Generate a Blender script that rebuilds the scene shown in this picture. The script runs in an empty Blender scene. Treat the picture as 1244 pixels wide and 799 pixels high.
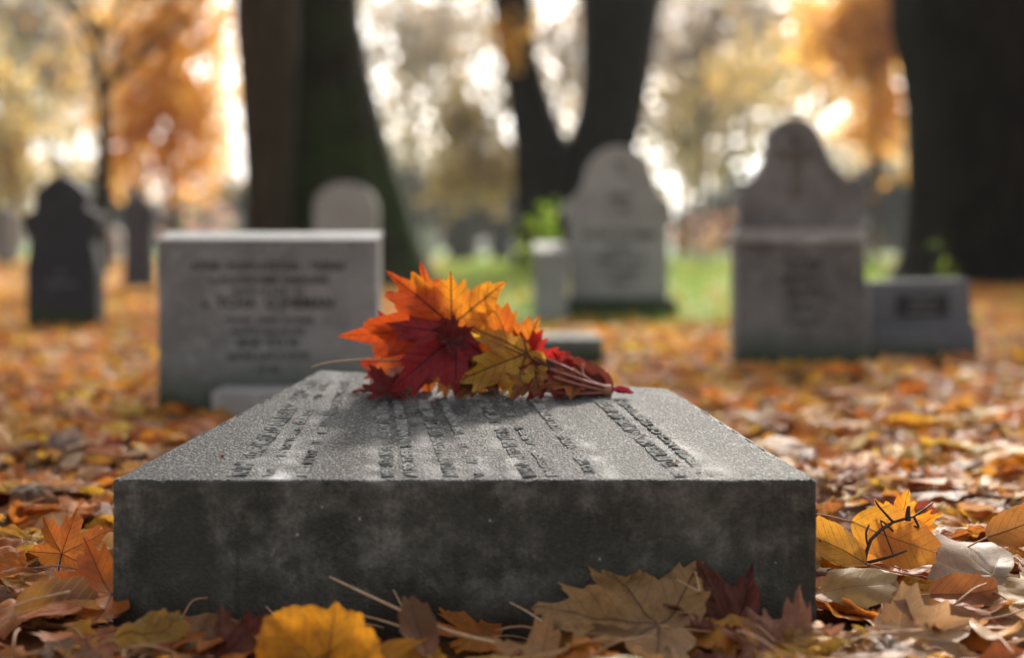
import bpy, bmesh, math, random
import numpy as np
from mathutils import Vector, Matrix, noise as mn

random.seed(11)
rng = np.random.default_rng(11)
sc = bpy.context.scene
COL = sc.collection
R = math.radians
CAMH = 0.37
FPX = 1728.0
HOR = 300.0


def at(px, py, D):
    return Vector(((px - 622.0) / FPX * D, D, CAMH - (py - HOR) / FPX * D))


# ------------------------------------------------------------------ tagging
def tag(o, label=None, cat=None, group=None, kind=None):
    if label: o['label'] = label
    if cat: o['category'] = cat
    if group: o['group'] = group
    if kind: o['kind'] = kind
    return o


def empty(name, loc=(0, 0, 0)):
    o = bpy.data.objects.new(name, None)
    o.location = loc
    o.empty_display_size = 0.05
    COL.objects.link(o)
    return o


def link(name, me, mat=None, parent=None, smooth=True):
    o = bpy.data.objects.new(name, me)
    COL.objects.link(o)
    if mat:
        me.materials.append(mat)
    if smooth:
        me.polygons.foreach_set('use_smooth', np.ones(len(me.polygons), dtype=bool))
    if parent:
        o.parent = parent
        o.matrix_parent_inverse = Matrix.Translation(-parent.location)
    return o


def mesh_np(name, V, F, k):
    """V (n,3), F (m,k) faces of k corners each"""
    me = bpy.data.meshes.new(name)
    V = np.asarray(V, dtype=np.float32)
    F = np.asarray(F, dtype=np.int32)
    me.vertices.add(len(V))
    me.vertices.foreach_set('co', V.ravel())
    me.loops.add(F.size)
    me.loops.foreach_set('vertex_index', F.ravel())
    me.polygons.add(len(F))
    me.polygons.foreach_set('loop_start', np.arange(0, F.size, k, dtype=np.int32))
    me.polygons.foreach_set('loop_total', np.full(len(F), k, dtype=np.int32))
    me.update(calc_edges=True)
    return me


def col_attr(me, name, C):
    C = np.asarray(C, dtype=np.float32)
    if C.shape[1] == 3:
        C = np.hstack([C, np.ones((len(C), 1), dtype=np.float32)])
    a = me.attributes.new(name, 'FLOAT_COLOR', 'POINT')
    a.data.foreach_set('color', C.ravel())


def vec_attr(me, name, C):
    a = me.attributes.new(name, 'FLOAT_VECTOR', 'POINT')
    a.data.foreach_set('vector', np.asarray(C, dtype=np.float32).ravel())


def flt_attr(me, name, C):
    a = me.attributes.new(name, 'FLOAT', 'POINT')
    a.data.foreach_set('value', np.asarray(C, dtype=np.float32).ravel())


# ------------------------------------------------------------------ node helpers
class NT:
    def __init__(s, name):
        s.m = bpy.data.materials.new(name)
        s.m.use_nodes = True
        s.t = s.m.node_tree
        s.t.nodes.clear()
        s.out = s.t.nodes.new('ShaderNodeOutputMaterial')

    def n(s, typ, **kw):
        nd = s.t.nodes.new(typ)
        ins = kw.pop('ins', {})
        for k, v in kw.items():
            setattr(nd, k, v)
        for k, v in ins.items():
            if isinstance(v, bpy.types.NodeSocket):
                s.t.links.new(v, nd.inputs[k])
            else:
                nd.inputs[k].default_value = v
        return nd

    def L(s, a, b):
        s.t.links.new(a, b)

    def math(s, op, a, b=0.0, c=0.0, clamp=False):
        nd = s.n('ShaderNodeMath', operation=op, use_clamp=clamp, ins={0: a, 1: b, 2: c})
        return nd.outputs[0]

    def mix(s, f, a, b, blend='MIX'):
        nd = s.n('ShaderNodeMix', data_type='RGBA', blend_type=blend)
        for i, v in ((0, f), (6, a), (7, b)):
            if isinstance(v, bpy.types.NodeSocket):
                s.L(v, nd.inputs[i])
            else:
                nd.inputs[i].default_value = v if i == 0 else (*v, 1)[:4]
        return nd.outputs[2]

    def noise(s, scale, detail=3, rough=.55, vec=None, dist=0.0):
        nd = s.n('ShaderNodeTexNoise', ins={'Scale': scale, 'Detail': detail, 'Roughness': rough, 'Distortion': dist})
        if vec is not None:
            s.L(vec, nd.inputs['Vector'])
        return nd.outputs['Fac']

    def ramp(s, f, stops):
        nd = s.n('ShaderNodeValToRGB')
        e = nd.color_ramp.elements
        while len(e) < len(stops):
            e.new(.5)
        for i, (p, c) in enumerate(stops):
            e[i].position = p
            e[i].color = (c, c, c, 1) if isinstance(c, (int, float)) else (*c, 1)
        s.L(f, nd.inputs[0])
        return nd.outputs[0]

    def map(s, vec, scale=(1, 1, 1)):
        nd = s.n('ShaderNodeMapping', ins={'Scale': scale})
        s.L(vec, nd.inputs['Vector'])
        return nd.outputs[0]

    def bump(s, h, strength=.3, dist=.01, normal=None):
        nd = s.n('ShaderNodeBump', ins={'Strength': strength, 'Distance': dist, 'Height': h})
        if normal is not None:
            s.L(normal, nd.inputs['Normal'])
        return nd.outputs[0]

    def pbr(s, base, rough=.7, spec=.5, normal=None, **kw):
        nd = s.n('ShaderNodeBsdfPrincipled')
        for k, v in (('Base Color', base), ('Roughness', rough), ('Specular IOR Level', spec)):
            if isinstance(v, bpy.types.NodeSocket):
                s.L(v, nd.inputs[k])
            else:
                nd.inputs[k].default_value = (*v, 1) if isinstance(v, tuple) else v
        if normal is not None:
            s.L(normal, nd.inputs['Normal'])
        for k, v in kw.items():
            nd.inputs[k].default_value = v
        return nd.outputs[0]

    def done(s, sh):
        s.L(sh, s.out.inputs[0])
        return s.m


# ------------------------------------------------------------------ materials
def leaf_material(name, transl=.42, rough=.42, vein_dark=.45, veins=True, spec=.5):
    t = NT(name)
    tint = t.n('ShaderNodeAttribute', attribute_name='tint').outputs['Color']
    co = t.n('ShaderNodeTexCoord').outputs['Object']
    n1 = t.noise(95, 4, .6, co)
    n2 = t.noise(420, 2, .6, co)
    c = t.mix(t.ramp(n1, [(.35, 0.0), (.75, .55)]), tint, t.mix(.55, tint, (.16, .07, .03)))
    spots = t.ramp(n2, [(.62, 0.0), (.70, .6)])
    c = t.mix(t.ramp(t.noise(28, 5, .65, co, .4), [(.52, 0.0), (.64, .5)]), c, t.mix(.6, c, (.10, .035, .015)))
    c = t.mix(spots, c, t.mix(.7, c, (.05, .025, .015)))
    nrm = None
    h = t.math('MULTIPLY', n2, .35)
    if veins:
        va = t.n('ShaderNodeAttribute', attribute_name='vein')
        sp = t.n('ShaderNodeSeparateXYZ', ins={0: va.outputs['Vector']})
        u, v = sp.outputs[0], sp.outputs[1]
        w = t.math('MULTIPLY_ADD', u, -.011, .017)
        w = t.math('MAXIMUM', w, .004)
        main = t.math('SUBTRACT', 1.0, t.math('DIVIDE', v, w), clamp=True)
        main = t.math('MULTIPLY', main, 1.6, clamp=True)
        bend = t.math('MULTIPLY', t.math('POWER', v, 1.15), 1.25)
        ph = t.math('FRACT', t.math('MULTIPLY', t.math('SUBTRACT', u, bend), 8.0))
        tri = t.math('ABSOLUTE', t.math('SUBTRACT', ph, .5))
        sec = t.math('MULTIPLY', t.math('SUBTRACT', tri, .452), 28.0, clamp=True)
        ph3 = t.math('FRACT', t.math('MULTIPLY', t.math('ADD', u, t.math('MULTIPLY', v, 1.6)), 31.0))
        ter = t.math('MULTIPLY', t.math('SUBTRACT', t.math('ABSOLUTE', t.math('SUBTRACT', ph3, .5)), .42), 9.0, clamp=True)
        vm = t.math('MAXIMUM', main, t.math('MULTIPLY', sec, .75))
        vm = t.math('MAXIMUM', vm, t.math('MULTIPLY', ter, .13))
        sgn = sp.outputs[2]   # per-leaf: 0 dark veins .. 1 pale veins
        vc = t.mix(sgn, t.mix(.8, c, (.05, .012, .010)), t.mix(.55, c, (.75, .55, .3)))
        c = t.mix(t.math('MULTIPLY', vm, .5 + vein_dark * .8, clamp=True), c, vc)
        h = t.math('ADD', h, t.math('MULTIPLY', vm, -1.0))
    nrm = t.bump(h, .45, .0012)
    ro = t.math('MULTIPLY_ADD', n1, .35, rough - .15)
    p = t.pbr(c, ro, spec, nrm)
    tr = t.n('ShaderNodeBsdfTranslucent')
    tc = t.n('ShaderNodeGamma', ins={0: c, 1: 1.03})
    t.L(tc.outputs[0], tr.inputs[0])
    t.L(nrm, tr.inputs['Normal'])
    mx = t.n('ShaderNodeMixShader', ins={0: transl})
    t.L(p, mx.inputs[1])
    t.L(tr.outputs[0], mx.inputs[2])
    return t.done(mx.outputs[0])


M = {}
M['leaf'] = leaf_material('dry_leaf', .48, .47, .45, spec=.26)
M['bunch_leaf'] = leaf_material('autumn_leaf', .44, .52, .8, spec=.35)
M['crown_leaf'] = leaf_material('crown_leaf', .72, .5, 0, veins=False, spec=.3)
M['grass'] = leaf_material('grass_blade', .45, .5, 0, veins=False, spec=.3)


def stone(name, base, light, dark, rough=.75, spec=.35, scale=1.0, moss=.0, mossz=0.12):
    t = NT(name)
    co = t.n('ShaderNodeTexCoord').outputs['Object']
    a = t.noise(5 * scale, 6, .65, co, .4)
    b = t.noise(38 * scale, 4, .6, co)
    g = t.noise(420 * scale, 2, .6, co)
    c = t.mix(t.ramp(a, [(.38, 0.0), (.66, 1.0)]), dark, base)
    c = t.mix(t.ramp(b, [(.52, 0.0), (.72, .55)]), c, light)
    c = t.mix(t.ramp(g, [(.4, 0.0), (.75, .3)]), c, light)
    # rain streaks running down
    st = t.noise(1, 4, .6, t.map(co, (22 * scale, 22 * scale, 2.2)))
    c = t.mix(t.ramp(st, [(.5, 0.0), (.75, .5)]), c, t.mix(.6, c, dark))
    if moss:
        z = t.n('ShaderNodeSeparateXYZ', ins={0: co}).outputs[2]
        zz = t.math('MULTIPLY_ADD', z, -1.0 / mossz, 1.35)
        f = t.math('MULTIPLY', t.math('ADD', zz, t.math('MULTIPLY', t.math('SUBTRACT', a, .5), 2.0)), moss, clamp=True)
        c = t.mix(f, c, (.035, .05, .018))
    n = t.bump(t.math('ADD', g, t.math('MULTIPLY', b, 2.0)), .35, .002)
    return t.done(t.pbr(c, rough, spec, n))


M['stone_grey'] = stone('grey_stone', (.29, .29, .27), (.40, .40, .37), (.16, .16, .145), moss=.9, mossz=.10)
M['stone_cut'] = stone('cut_letter', (.045, .045, .04), (.07, .07, .065), (.03, .03, .028))
M['stone_pale'] = stone('pale_stone', (.36, .35, .32), (.46, .44, .41), (.27, .26, .23), moss=.0)
M['stone_shade'] = stone('carved_relief', (.15, .135, .11), (.2, .18, .15), (.08, .07, .055))
M['stone_slate'] = stone('slate_stone', (.09, .09, .095), (.12, .12, .12), (.06, .06, .062))
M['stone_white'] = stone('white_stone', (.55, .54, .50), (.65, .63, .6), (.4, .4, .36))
M['stone_brown'] = stone('brown_weathered_stone', (.20, .197, .18), (.29, .285, .265), (.085, .083, .075), moss=.8, mossz=.09)
M['stone_blue'] = stone('blue_grey_stone', (.17, .18, .19), (.22, .23, .24), (.11, .115, .12), moss=.8, mossz=.06)
M['stone_dark'] = stone('charcoal_stone', (.045, .045, .048), (.06, .06, .06), (.03, .03, .032), moss=.8, mossz=.09)
M['stone_moss'] = stone('mossy_plinth', (.09, .10, .06), (.14, .14, .1), (.05, .06, .03), moss=.6, mossz=.2)


def slab_material():
    t = NT('slab_stone')
    geo = t.n('ShaderNodeNewGeometry')
    co = t.n('ShaderNodeTexCoord').outputs['Object']
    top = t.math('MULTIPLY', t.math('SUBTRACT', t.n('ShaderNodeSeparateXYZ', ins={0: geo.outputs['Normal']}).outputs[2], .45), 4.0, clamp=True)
    wear = t.n('ShaderNodeAttribute', attribute_name='wear').outputs['Fac']
    a = t.noise(7, 6, .62, co, .3)
    b = t.noise(30, 5, .65, co)
    g = t.noise(470, 3, .7, co)
    g2 = t.noise(230, 3, .6, co)
    # front / sides: dark wet-looking stone with chalky lichen clouds
    cl = t.ramp(t.noise(11, 8, .72, co, .25), [(.44, 0.0), (.62, .7), (.78, 1.0)])
    cl = t.math('MULTIPLY', cl, t.ramp(b, [(.36, .1), (.66, 1.0)]))
    cl = t.math('MULTIPLY', cl, t.ramp(g2, [(.3, .45), (.6, 1.0)]))
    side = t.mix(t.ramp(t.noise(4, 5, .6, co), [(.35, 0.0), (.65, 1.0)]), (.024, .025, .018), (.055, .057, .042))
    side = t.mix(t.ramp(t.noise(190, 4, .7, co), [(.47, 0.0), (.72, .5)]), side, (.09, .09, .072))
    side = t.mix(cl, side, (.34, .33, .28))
    zs = t.n('ShaderNodeSeparateXYZ', ins={0: co}).outputs[2]
    soil = t.math('MULTIPLY', t.math('MULTIPLY_ADD', zs, -22.0, 1.0, clamp=True), t.ramp(b, [(.3, .3), (.6, 1.0)]))
    side = t.mix(soil, side, (.03, .022, .014))
    run = t.noise(1, 5, .7, t.map(co, (34, 34, 3)))
    side = t.mix(t.ramp(run, [(.55, 0.0), (.72, .55)]), side, (.012, .012, .009))
    speck = t.ramp(t.noise(75, 2, .5, co), [(.755, 0.0), (.775, .8)])
    side = t.mix(speck, side, (.42, .42, .38))
    # top: mid grey granular, dark pits, pale worn bands
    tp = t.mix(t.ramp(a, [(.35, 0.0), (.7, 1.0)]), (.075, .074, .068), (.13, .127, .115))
    g3 = t.noise(300, 2, .5, co)
    tp = t.mix(t.ramp(g, [(.42, .92), (.53, 0.0)]), tp, (.012, .012, .010))
    tp = t.mix(t.ramp(g3, [(.40, .85), (.52, 0.0)]), tp, (.02, .02, .017))
    tp = t.mix(t.ramp(g3, [(.58, 0.0), (.66, .8)]), tp, (.36, .35, .32))
    wv = t.math('MULTIPLY', wear, t.ramp(b, [(.3, .35), (.62, 1.0)]))
    tp = t.mix(t.math('MULTIPLY', wv, .8), tp, (.50, .49, .46))
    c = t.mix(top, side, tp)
    hh = t.math('ADD', t.math('MULTIPLY', g, 1.0), t.math('MULTIPLY', g2, 1.1))
    vor = t.n('ShaderNodeTexVoronoi', ins={'Scale': 320.0, 'Vector': co}).outputs['Distance']
    hh = t.math('ADD', hh, t.math('MULTIPLY', vor, 1.2))
    st = t.math('MULTIPLY_ADD', top, .0040, .0006)
    st = t.math('MULTIPLY', st, t.math('SUBTRACT', 1.0, t.math('MULTIPLY', wv, .6)))
    bp = t.n('ShaderNodeBump', ins={'Strength': .9})
    t.L(hh, bp.inputs['Height'])
    t.L(st, bp.inputs['Distance'])
    ro = t.mix(top, (.62, .62, .62), (.68, .68, .68))
    return t.done(t.pbr(c, ro, .28, bp.outputs[0]))


M['slab'] = slab_material()


def slab_letter_material():
    t = NT('worn_letter')
    co = t.n('ShaderNodeTexCoord').outputs['Object']
    g = t.noise(500, 3, .6, co)
    b = t.noise(40, 4, .6, co)
    c = t.mix(t.ramp(b, [(.35, 0.0), (.6, 1.0)]), (.05, .05, .045), (.24, .235, .215))
    n = t.bump(g, .8, .0015)
    return t.done(t.pbr(c, .85, .12, n))


M['letter'] = slab_letter_material()


def bark(name, c1, c2, mosscol=None, mossamt=.0):
    t = NT(name)
    co = t.n('ShaderNodeTexCoord').outputs['Object']
    f = t.noise(1, 6, .65, t.map(co, (14, 14, 2.5)), .8)
    g = t.noise(2.2, 4, .6, co)
    c = t.mix(t.ramp(f, [(.35, 0.0), (.65, 1.0)]), c1, c2)
    if mosscol:
        z = t.n('ShaderNodeSeparateXYZ', ins={0: co}).outputs[2]
        zz = t.math('MULTIPLY_ADD', z, -.22, 1.1, clamp=True)
        mf = t.math('MULTIPLY', t.ramp(g, [(.4, 0.0), (.62, mossamt)]), zz)
        c = t.mix(mf, c, mosscol)
    n = t.bump(f, .9, .05)
    return t.done(t.pbr(c, .9, .15, n))


M['bark_moss'] = bark('mossy_bark', (.010, .009, .006), (.05, .04, .026), (.03, .055, .010), 1.0)
M['bark'] = bark('dark_bark', (.005, .004, .003), (.02, .016, .011))
M['bark_brown'] = bark('brown_bark', (.025, .019, .012), (.075, .056, .037), (.04, .042, .014), .5)
M['bark_thin'] = bark('thin_bark', (.07, .055, .045), (.15, .12, .1))


def simple(name, c, rough=.6, spec=.4, tr=0):
    t = NT(name)
    co = t.n('ShaderNodeTexCoord').outputs['Object']
    n = t.noise(160, 4, .6, co)
    cc = t.mix(t.ramp(n, [(.35, .0), (.7, .6)]), c, tuple(x * .45 for x in c))
    return t.done(t.pbr(cc, rough, spec, t.bump(n, .4, .001)))


M['stem_dark'] = simple('dark_petiole', (.10, .028, .02))
M['stem_pink'] = simple('pink_petiole', (.36, .12, .08))
M['stem_tan'] = simple('tan_petiole', (.46, .24, .12))
M['straw'] = simple('straw', (.62, .40, .22))
M['twig'] = simple('twig', (.065, .035, .028))


def ground_material():
    t = NT('ground_soil')
    co = t.n('ShaderNodeTexCoord').outputs['Object']
    gm = t.n('ShaderNodeAttribute', attribute_name='lawn').outputs['Fac']
    a = t.noise(18, 6, .7, co)
    b = t.noise(1.3, 5, .6, co)
    soil = t.mix(t.ramp(a, [(.3, 0.0), (.7, 1.0)]), (.05, .025, .012), (.24, .10, .03))
    lawn = t.mix(t.ramp(b, [(.35, 0.0), (.7, 1.0)]), (.09, .17, .02), (.16, .24, .04))
    c = t.mix(gm, soil, lawn)
    return t.done(t.pbr(c, .9, .2, t.bump(a, .7, .02)))


M['ground'] = ground_material()

# ------------------------------------------------------------------ leaf geometry
MAPLE = [(0, 1.0), (4, .84), (8, .80), (11, .83), (14, .64), (19, .52), (24, .43), (30, .52), (35, .66), (38, .78), (41, .72), (48, .95),
         (53, .74), (58, .70), (61, .74), (65, .56), (71, .44), (76, .37), (83, .43), (90, .55), (94, .52), (101, .66), (108, .47),
         (115, .45), (119, .47), (126, .32), (142, .27), (160, .19), (176, .06)]
BROAD = [(0, 1.0), (4, .82), (8, .72), (12, .80), (15, .82), (18, .66), (24, .56), (30, .62), (35, .78), (38, .82), (42, .76), (48, 1.0),
         (53, .80), (57, .72), (62, .80), (66, .66), (71, .54), (77, .50), (84, .56), (90, .68), (94, .64), (101, .80), (107, .60),
         (113, .52), (119, .54), (128, .42), (144, .36), (160, .28), (176, .06)]
LOBES = np.radians([0, 48, -48, 101, -101])


def outline(kind, r):
    """list of (angle, radius) all round, angle from +Y clockwise, with its own irregularity"""
    if kind == 'maple':
        half = MAPLE
    elif kind == 'broad':
        half = BROAD
    elif kind == 'heart':
        half = []
        for i in range(0, 30):
            a = i * 6.2
            base = .5 * (1 + math.cos(R(a))) ** .8 * .52 + .40 * math.exp(-((a - 75) / 55.0) ** 2) + .12
            base *= (1.0 if i % 2 else .97)
            half.append((a, base if a else 1.02))
        half[0] = (0, half[1][1] * 1.06)
        half[-1] = (179, .18)
    else:  # oval
        half = []
        for i in range(0, 30):
            a = i * 6.2
            # ellipse with junction near its end
            th = R(a)
            A, B, off = .52, .30, .50
            ca, sa = math.cos(th), math.sin(th)
            q = (ca / A) ** 2 + (sa / B) ** 2
            bq = -2 * off * ca / A ** 2
            cq = (off / A) ** 2 - 1
            rr = (-bq + math.sqrt(max(bq * bq - 4 * q * cq, 0))) / (2 * q)
            half.append((a, rr * (1.0 if i % 2 else .93)))
        half[-1] = (179, .025)
    out = []
    ra, la = [random.uniform(.88, 1.1) for _ in range(6)], [random.uniform(.88, 1.1) for _ in range(6)]
    for a, rd in half:
        k = ra[min(5, int(a / 32))]
        out.append((a, rd * k * random.uniform(.97, 1.03)))
    for a, rd in reversed(half[1:]):
        k = la[min(5, int(a / 32))]
        out.append((-a, rd * k * random.uniform(.97, 1.03)))
    return out


def leaf_shape(kind, rings, res=1, curl=(0, 0), wave=.06, fold=.05, seed=None, cup=0.0, crumple=.0, lobes=None, web=1.0):
    """unit leaf: (V, tris-or-quads F4, vein uv, radial). Leaf in XY, +Z up face."""
    ol = outline(kind, None)
    if res == 2:     # add in-between points with fine serration
        o2 = []
        n = len(ol)
        for i in range(n):
            a, r = ol[i]
            b, q = ol[(i + 1) % n]
            if i == len(MAPLE) - 1 or abs(a - b) > 60:
                o2.append((a, r)); continue
            o2.append((a, r))
            o2.append(((a + b) / 2, (r + q) / 2 * random.uniform(.965, 1.03)))
        ol = o2
    elif res == 0:
        keep = {0, 11, 24, 38, 48, 61, 76, 101, 119, 142, 176} if kind in ('maple', 'broad') else None
        if keep:
            ol = [p for p in ol if abs(round(p[0])) in keep]
        else:
            ol = ol[::4]
    th = np.radians([p[0] for p in ol])
    rr = np.array([p[1] for p in ol])
    rr = rr ** web
    if lobes:      # length of the five lobes, left to right
        rr = rr * np.interp(np.degrees(th), [-101, -48, 0, 48, 101], lobes)
    n = len(th)
    S = np.linspace(0, 1, rings + 1)[1:]
    V = [(0, 0)]
    for s in S:
        for j in range(n):
            V.append((math.sin(th[j]) * rr[j] * s, math.cos(th[j]) * rr[j] * s))
    V = np.array(V)
    F = []
    for j in range(n):
        k = (j + 1) % n
        F.append((0, 1 + j, 1 + k, 1 + k))
        for i in range(rings - 1):
            a = 1 + i * n
            F.append((a + j, a + n + j, a + n + k, a + k))
    # angles are clockwise from +Y so flip for +Z normal
    F = [(f[0], f[3], f[2], f[1]) if f[2] != f[3] else (f[0], f[2], f[1], f[1]) for f in F]
    x, y = V[:, 0], V[:, 1]
    r = np.hypot(x, y)
    ang = np.arctan2(x, y)
    if kind != 'oval':
        d = np.abs((ang[:, None] - LOBES[None, :] + math.pi) % (2 * math.pi) - math.pi)
        m = d.min(1)
        lob = d.argmin(1)
        u = r * np.cos(m)
        v = r * np.sin(m)
    else:
        u = y.copy(); v = np.abs(x); lob = np.zeros(len(x), int)
    ph = [random.uniform(0, 6.28) for _ in range(6)]
    z = fold * np.sqrt(v * v + .0004) * 2.2
    z += wave * r * r * (np.sin(ang * 3 + ph[0]) + .6 * np.sin(ang * 5 + ph[1]))
    z += .35 * wave * np.sin(x * 9 + ph[2]) * np.sin(y * 8 + ph[3])
    z += cup * r * r
    if crumple:
        z += crumple * (np.sin(x * 17 + 3 * np.sin(y * 6 + ph[4]) + ph[5]) * np.cos(y * 14 + ph[4])) * .06
    P = np.stack([x, y, z], 1)
    kx, ky = curl
    if abs(kx) > 1e-3:
        a = P[:, 0] * kx
        rad = 1 / kx - P[:, 2]
        P = np.stack([np.sin(a) * rad, P[:, 1], 1 / kx - np.cos(a) * rad], 1)
    if abs(ky) > 1e-3:
        a = P[:, 1] * ky
        rad = 1 / ky - P[:, 2]
        P = np.stack([P[:, 0], np.sin(a) * rad, 1 / ky - np.cos(a) * rad], 1)
    F3 = []
    for f in F:
        if f[2] == f[3]:
            F3.append((f[0], f[1], f[2]))
        else:
            F3.append((f[0], f[1], f[2])); F3.append((f[0], f[2], f[3]))
    return P, np.array(F3), np.stack([u, v], 1), np.stack([x, y, r], 1)


def tube_mesh(name, pts, rad, sides=6):
    """tapered tube through pts (list of Vector); rad list or (r0, r1)"""
    n = len(pts)
    if isinstance(rad, tuple):
        rad = [rad[0] + (rad[1] - rad[0]) * i / (n - 1) for i in range(n)]
    V, F = [], []
    for i, p in enumerate(pts):
        d = (pts[min(i + 1, n - 1)] - pts[max(i - 1, 0)]).normalized()
        a = d.orthogonal().normalized() if i == 0 else (pa - d * pa.dot(d)).normalized()
        pa = a
        b = d.cross(a)
        for k in range(sides):
            t = 2 * math.pi * k / sides
            V.append(p + (a * math.cos(t) + b * math.sin(t)) * rad[i])
    for i in range(n - 1):
        for k in range(sides):
            k2 = (k + 1) % sides
            F.append((i * sides + k, i * sides + k2, (i + 1) * sides + k2, (i + 1) * sides + k))
    F.append(tuple(range(sides))[::-1])
    F.append(tuple((n - 1) * sides + k for k in range(sides)))
    return V, F


def spline(pts, n=14):
    out = []
    P = [pts[0]] + list(pts) + [pts[-1]]
    segs = len(pts) - 1
    for s in range(segs):
        p0, p1, p2, p3 = P[s:s + 4]
        m = max(2, n // segs)
        for i in range(m):
            t = i / m
            out.append(.5 * ((2 * p1) + (p2 - p0) * t + (2 * p0 - 5 * p1 + 4 * p2 - p3) * t * t + (3 * p1 - p0 - 3 * p2 + p3) * t ** 3))
    out.append(pts[-1].copy())
    return out


def tubes(name, specs, mat, parent=None, sides=6):
    V, F = [], []
    for pts, rad in specs:
        v, f = tube_mesh(name, pts, rad, sides)
        o = len(V)
        V += v
        F += [tuple(i + o for i in q) for q in f]
    me = bpy.data.meshes.new(name)
    me.from_pydata([tuple(p) for p in V], [], F)
    return link(name, me, mat, parent)


# palettes, linear base colours
PAL = dict(
    orange=(.62, .20, .028), amber=(.66, .31, .035), yellow=(.68, .42, .05), tan=(.50, .30, .15), pale=(.56, .42, .30),
    brown=(.21, .10, .045), umber=(.11, .055, .03), maroon=(.17, .03, .025), pink=(.46, .24, .17), rust=(.42, .12, .03),
    red=(.50, .04, .02), crimson=(.22, .012, .02), ochre=(.42, .25, .06), olive=(.26, .22, .06))
PALN = ['orange', 'amber', 'yellow', 'tan', 'pale', 'brown', 'umber', 'maroon', 'pink', 'rust', 'ochre', 'olive']
WORDS = dict(orange='orange', amber='amber', yellow='yellow', tan='tan', pale='pale buff', brown='brown', umber='dark brown',
             maroon='dark maroon', pink='pinkish tan', rust='rust red', ochre='ochre', olive='olive brown', red='bright red', crimson='crimson')


def cmix(a, b, t):
    t = np.clip(np.asarray(t), 0, 1)[:, None]
    return np.asarray(a)[None, :] * (1 - t) + np.asarray(b)[None, :] * t


# ------------------------------------------------------------------ camera & light
cam_d = bpy.data.cameras.new('camera')
cam = bpy.data.objects.new('camera', cam_d)
COL.objects.link(cam)
cam.location = (0, 0, CAMH)
cam.rotation_euler = (R(90), 0, 0)
cam_d.sensor_width = 36
cam_d.lens = FPX / 1244 * 36
cam_d.shift_y = -(399.5 - HOR) / 1244
cam_d.clip_start = .05
cam_d.clip_end = 2000
cam_d.dof.use_dof = True
cam_d.dof.focus_distance = 1.56
cam_d.dof.aperture_fstop = 2.15
sc.camera = cam

SUN_EL, SUN_AZ = 33.0, 12.0     # azimuth from +Y towards +X
sun_dir = Vector((math.sin(R(SUN_AZ)) * math.cos(R(SUN_EL)), math.cos(R(SUN_AZ)) * math.cos(R(SUN_EL)), math.sin(R(SUN_EL))))
sd = bpy.data.lights.new('sun', 'SUN')
sd.energy = 5.0
sd.angle = R(4.5)
sd.color = (1.0, .92, .80)
so = bpy.data.objects.new('sun', sd)
COL.objects.link(so)
so.rotation_euler = (-sun_dir).to_track_quat('-Z', 'Y').to_euler()
so.location = (0, 0, 20)
w = bpy.data.worlds.new('World')
sc.world = w
w.use_nodes = True
wn = w.node_tree
wn.nodes.clear()
sky = wn.nodes.new('ShaderNodeTexSky')
sky.sky_type = 'NISHITA'
sky.sun_disc = False
sky.sun_elevation = R(SUN_EL)
sky.sun_rotation = R(SUN_AZ)
sky.air_density = .7
sky.dust_density = 5.0
sky.ozone_density = 1.0
bg = wn.nodes.new('ShaderNodeBackground')
bg.inputs[1].default_value = .15
wo = wn.nodes.new('ShaderNodeOutputWorld')
hs = wn.nodes.new('ShaderNodeHueSaturation')     # thin bright overcast veil: paler than a clear sky
hs.inputs['Saturation'].default_value = .30
wn.links.new(sky.outputs[0], hs.inputs['Color'])
wn.links.new(hs.outputs[0], bg.inputs[0])
wn.links.new(bg.outputs[0], wo.inputs[0])
vs = sc.view_settings
vs.view_transform = 'Standard'
vs.look = 'None'
vs.exposure = 1.02
vs.gamma = 1
vs.use_curve_mapping = False
cy = sc.cycles
cy.use_denoising = True
cy.max_bounces = 7
cy.diffuse_bounces = 5
cy.glossy_bounces = 2
cy.transmission_bounces = 4
cy.transparent_max_bounces = 4
cy.caustics_reflective = False
cy.caustics_refractive = False
cy.sample_clamp_indirect = 8
cy.use_adaptive_sampling = True
cy.adaptive_threshold = .015

# ------------------------------------------------------------------ the slab
invD = lambda y: .709 - (583.0 - y) * .00145


def slabpt(px, py):
    return at(px, py, 1.0 / invD(py))


FL, FR, BR, BL = slabpt(136, 583), slabpt(993, 583), slabpt(812, 471), slabpt(388, 449)
quad = [Vector((p.x, p.y)) for p in (FL, FR, BR, BL)]


def in_quad(x, y, mar):
    ins = np.ones(len(x), bool)
    for i in range(4):
        a, b = quad[i], quad[(i + 1) % 4]
        e = (b - a).normalized()
        d = e.x * (y - a.y) - e.y * (x - a.x)     # >0 inside (ccw)
        ins &= d > -mar
    return ins


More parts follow.
